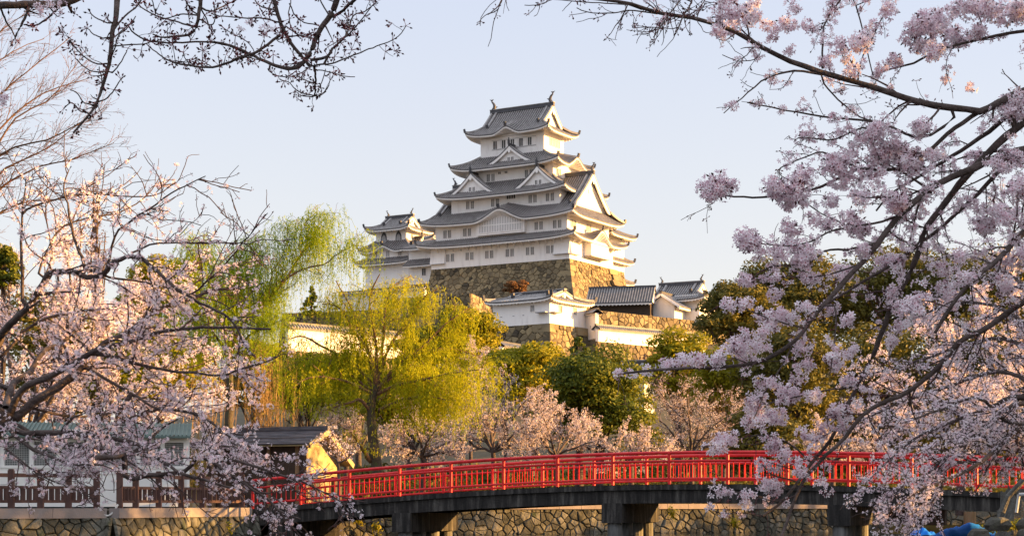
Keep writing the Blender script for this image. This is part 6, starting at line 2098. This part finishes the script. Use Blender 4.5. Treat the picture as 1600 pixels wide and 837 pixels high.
# blossom is thick low down, the top shoots and the far right tips are mostly in bud
pr = np.where((pxs < 370) & (pys > 738), .4, 1) * np.where((pxs > 370) & (pys > 715), .45, 1) * np.interp(pys, [250, 330, 400, 470, 620, 700, 790], [.05, .26, .56, .62, .56, .58, .55]) * np.where((pxs > 300) & (pys < 560), .28, 1)
ii = np.nonzero(rg.random(len(P)) < pr)[0]
V, Fa, mi = pompons(rg, P[ii], rg.uniform(.025, .06, len(ii)), 7, .0190, FLOWER)
blo = np_mesh('blossom', V, Fa, [M['petal'], M['flower_eye']], mi)
ii = np.nonzero(rg.random(len(P)) < .16)[0]
V, Fa, mi = buds_at(T, P[ii], D[ii], 3, .034)
bud = np_mesh('bud', V, Fa, M['bud'])
print('left cherry', len(P), len(blo.data.polygons))
localise(root, trunk_o, T.wood.build('limb', M['bark']), T.twigs.build('sprays', M['twig']), blo, bud)

# --- the lower right cherry, middle distance -----------------------------------
T = Tree(204); rg = T.rg
D0 = 27.0
b0 = W(1690, 830, D0)
root = thing('cherry_tree', (b0[0], b0[1], .3), 'densely flowering cherry drooping over the right end of the bridge', 'tree', 'near cherry trees framing the view')
T.limb([W(1700, 880, D0), W(1690, 760, D0), W(1660, 690, D0), W(1630, 650, D0)], .25, .15, n=9, k=14, wob=.02)
trunk_o = T.wood.build('trunk', M['bark']); T.wood = Tubes()
for (pl, ra, rb, dd) in [
 ([(1640, 660), (1592, 672), (1568, 687), (1547, 711), (1521, 732), (1471, 756), (1430, 775), (1400, 800)], 6, 1.4, -1),
 ([(1650, 640), (1600, 630), (1568, 642), (1521, 682), (1474, 716), (1442, 750), (1420, 790), (1400, 830)], 5, 1.2, -.5),
 ([(1650, 640), (1590, 620), (1540, 640), (1490, 660), (1440, 680), (1390, 720), (1350, 760)], 5, 1.2, .3),
 ([(1650, 650), (1600, 590), (1550, 580), (1490, 600), (1430, 620), (1380, 640), (1340, 660)], 5, 1.1, .6),
 ([(1660, 640), (1620, 560), (1570, 530), (1510, 540), (1450, 560), (1390, 580), (1340, 590)], 5, 1.1, 1.2),
 ([(1660, 640), (1610, 520), (1560, 480), (1500, 470), (1440, 490), (1380, 520)], 5, 1.1, 1.0),
 ([(1665, 630), (1630, 500), (1590, 440), (1540, 410), (1480, 400), (1430, 430)], 5, 1.1, 1.5),
 ([(1670, 630), (1650, 480), (1620, 400), (1590, 340), (1550, 300), (1500, 290)], 5, 1.1, 2.0), ([(1670, 630), (1660, 470), (1640, 380), (1620, 300), (1600, 250)], 5, 1.1, 1.5),
 ([(1650, 660), (1600, 700), (1560, 720), (1520, 720), (1480, 700)], 4, 1.2, -.4), ([(1640, 690), (1600, 690), (1560, 690), (1500, 690), (1440, 700), (1400, 700)], 4, 1.2, 1.4), ([(1650, 650), (1580, 660), (1530, 620), (1470, 640), (1410, 660)], 4, 1.2, -1.2),
 ([(1442, 750), (1410, 760), (1380, 790), (1370, 830)], 2, .8, -.3), ([(1471, 756), (1450, 790), (1430, 820)], 2, .8, -.6)]:
    s_ = D0 / F
    Q, r_ = T.limb(T.attach(px_limb(pl, D0 + dd * .5, D0 + dd * 2.2), rb * s_, 120), ra * s_, rb * s_, n=max(10, len(pl) * 3), k=7, wob=.012)
    T.tw.append((Q[len(Q) // 3:], 1))
    ch = T.children(Q, r_, .15, 1.0, 2, t0=.12, ang=(28, 65), bias=(-.12, 0, -.05), rk=.5, rmin=.009, n=7, wander=.18, grav=-.02)
    T.add_twigs(ch, k=4, thick=.018)
    for Pc, rc in ch:
        T.add_twigs(T.children(Pc, rc, .18, .45, 3, t0=.15, ang=(28, 65), rk=.7, rmin=.0058, n=5), k=3, thick=.018)
P, D = T.along((1, 2, 3), .07)
ii = np.nonzero(rg.random(len(P)) < .62)[0]
V, Fa, mi = pompons(rg, P[ii], rg.uniform(.03, .07, len(ii)), 8, .0195, FLOWER3)
blo = np_mesh('blossom', V, Fa, M['petal'])
print('right cherry', len(P), len(blo.data.polygons))
localise(root, trunk_o, T.wood.build('limb', M['bark']), T.twigs.build('sprays', M['twig']), blo)

# --- old stump with a wooden prop at the lower right corner --------------------
rg = np.random.default_rng(9)
st = thing('tree_stump', (WX(1588, 46), 46, .2), 'old grey stump with a broken top at the lower right corner', 'stump')
b = MB()
n = 16; rings = []
hs = [-.4, .1, .5, .8, 1.0, 1.2, 1.36]
for j, h in enumerate(hs):
    ring = []
    for i in range(n):
        a = i / n * 2 * math.pi
        r_ = (.55 - .12 * j / 6 + .12 * math.sin(3 * a + 1) + .05 * math.sin(7 * a + j)) * (1.25 - .35 * min(1, (h + .4) / .9))
        zt_ = h + (.28 * math.sin(2 * a + .5) + .1 * rg.normal() if j >= 5 else 0)
        ring.append([math.cos(a) * r_, math.sin(a) * r_, zt_])
    rings.append(ring)
b.grid(np.array([r_ + r_[:1] for r_ in rings]))
b.add(np.array(rings[-1]) * [.75, .75, .82], [list(range(n))])
b.build('trunk', M['grey_wood'], st)
sp = thing('wooden_prop', (WX(1580, 44), 44, .2), 'slanting grey wooden prop with a steel pipe tied across it beside the stump', 'prop')
b = MB(); b.tube([W(1566, 800, 44), W(1575, 775, 44), W(1599, 750, 44)], .075, 9); o1 = b.build('prop_pole', M['grey_wood'])
b = MB(); b.tube([W(1592, 772, 43.7), W(1640, 770, 43.5)], .045, 9); b.tube([W(1588, 800, 43.8), W(1592, 772, 43.8)], .04, 9); o2 = b.build('steel_pipe', M['steel'])
localise(sp, o1, o2)
# rocks and plants on the little spit at the right
b = MB(); b.grid(np.array([[[x, y, .35 * max(0, 1 - abs(y - 46) / 3.2) + .12 * math.sin(x * 2 + y) + min(0, (x - 12.2) * .6)] for y in np.linspace(42, 50, 12)] for x in np.linspace(11.4, 40, 24)]))
tag(b.build('near_bank', M['ground']), kind='structure')
for i in range(12):
    px, py = rg.uniform(1530, 1625), rg.uniform(815, 850)
    d = 45 + rg.uniform(-1.2, 1.2); c_ = W(px, py, d); s_ = rg.uniform(.22, .42)
    b = MB(); nn_ = 8
    rr = [[[c_[0] + math.cos(k / nn_ * 6.283) * s_ * w_ * rg.uniform(.8, 1.15), c_[1] + math.sin(k / nn_ * 6.283) * s_ * w_ * rg.uniform(.8, 1.15), c_[2] + s_ * (h - .5) * .9] for k in range(nn_)] for h, w_ in ((0, .85), (.4, 1), (.8, .8), (1.0, .45))]
    b.grid(np.array([r_ + r_[:1] for r_ in rr])); b.add(np.array(rr[-1]), [list(range(nn_))])
    o = b.build('rock', M['rock_dark']); tag(o, 'grey rock at the foot of the old stump at lower right', 'rock', 'rocks around the stump')
PG = []
for a, b_ in ((1572, 828), (1588, 825), (1545, 832)):
    c_ = W(a, b_, 45.2); k = 90
    dd = unit(rg.normal(size=(k, 3))); dd[:, 2] = np.abs(dd[:, 2])
    V, Fa, mi = scatter(*LEAF, c_ + dd * rg.uniform(.05, .3, (k, 1)), dd, .055, rg)
    o = np_mesh('bank_plant', V, Fa, M['leaf_yellow']); tag(o, 'small leafy green plant growing between the rocks by the stump', 'plant', 'plants between the rocks')

# weeds rooted in the joints of the moat wall
for a, b_, d, lab in ((560, 812, 72.6, 'leftmost of three green weed tufts on the moat wall left of the first pier'), (588, 825, 72.8, 'lowest green weed tuft on the moat wall just left of the first bridge pier'),
                     (615, 805, 73.4, 'green weed tuft on the moat wall touching the left side of the first bridge pier'), (1050, 800, 80.2, 'green weed tuft on the moat wall just right of the middle bridge pier'),
                     (355, 826, 65.6, 'green weed tuft low on the moat wall under the brown fence'), (1148, 815, 81.6, 'green weed tuft on the moat wall halfway between the middle and right piers')):
    c_ = W(a, b_, d - .25); k = 120
    dd = unit(rg.normal(size=(k, 3))); dd[:, 1] = -np.abs(dd[:, 1])
    V, Fa, mi = scatter(*LEAF, c_ + dd * rg.uniform(.03, .34, (k, 1)) * np.array([1, .6, 1.2]), dd, .06, rg)
    o = np_mesh('wall_weed', V, Fa, M['leaf_yellow']); tag(o, lab, 'plant', 'weeds in the moat wall')

# --- unseen woods out of the frame to the right, added to shade foreground, fence and moat wall
parts = []
tb = Tubes()
rg = np.random.default_rng(33)
for (x, y, h) in [(13.5, 8.5, 10), (14.5, 4, 10), (16, 6, 9), (21, 11, 11), (17, 16, 10), (25, 18, 13), (20, 24, 12), (28, 28, 13), (34, 14, 14), (38, 24, 15), (31, 35, 12), (40, 38, 13), (46, 32, 15), (44, 48, 12), (37, 47, 10), (36, 58, 13), (38, 61.5, 14), (35, 65, 13), (41, 67, 15), (46, 63, 15), (44, 58, 14), (39, 69, 12), (33, 30, 15), (38, 31, 16), (30, 22, 14), (42, 25, 16), (40, 74, 9), (44, 79, 10), (40, 84, 10), (47, 88, 11), (46, 73, 10)]:
    tb.add(catmull([(x, y, -.2), (x + .2, y, h * .4), (x, y, h * .85)], 7), np.linspace(.25, .08, 7), 7)
    cl = 40
    zc_, zr_ = (h * .56, h * .42) if y < 55 or y > 70 else (h, 3.7)  # middle crowns raised to shade the fence while sun still reaches the bridge
    dc = unit(rg.normal(size=(cl, 3))) * rg.uniform(.3, 1, (cl, 1)) * np.array([3.2, 3.2, zr_]) + np.array([x, y, zc_])
    k = 2600
    ix_ = rg.integers(0, cl, k); dd = unit(rg.normal(size=(k, 3)))
    parts.append(scatter(*LEAF, dc[ix_] + dd * rg.uniform(.4, 1.0, (k, 1)), dd + rg.normal(size=dd.shape) * .5, .2 * rg.uniform(.7, 1.3, k), rg))
V, Fa, mi = merge(parts)
gr_ = np_mesh('shading_wood', V, Fa, M['leaf_dark'])
tag(gr_, 'unseen evergreen wood added beyond the right edge to shade the foreground', 'wood', kind='stuff')
to = tb.build('trunk', M['bark']); to.parent = gr_
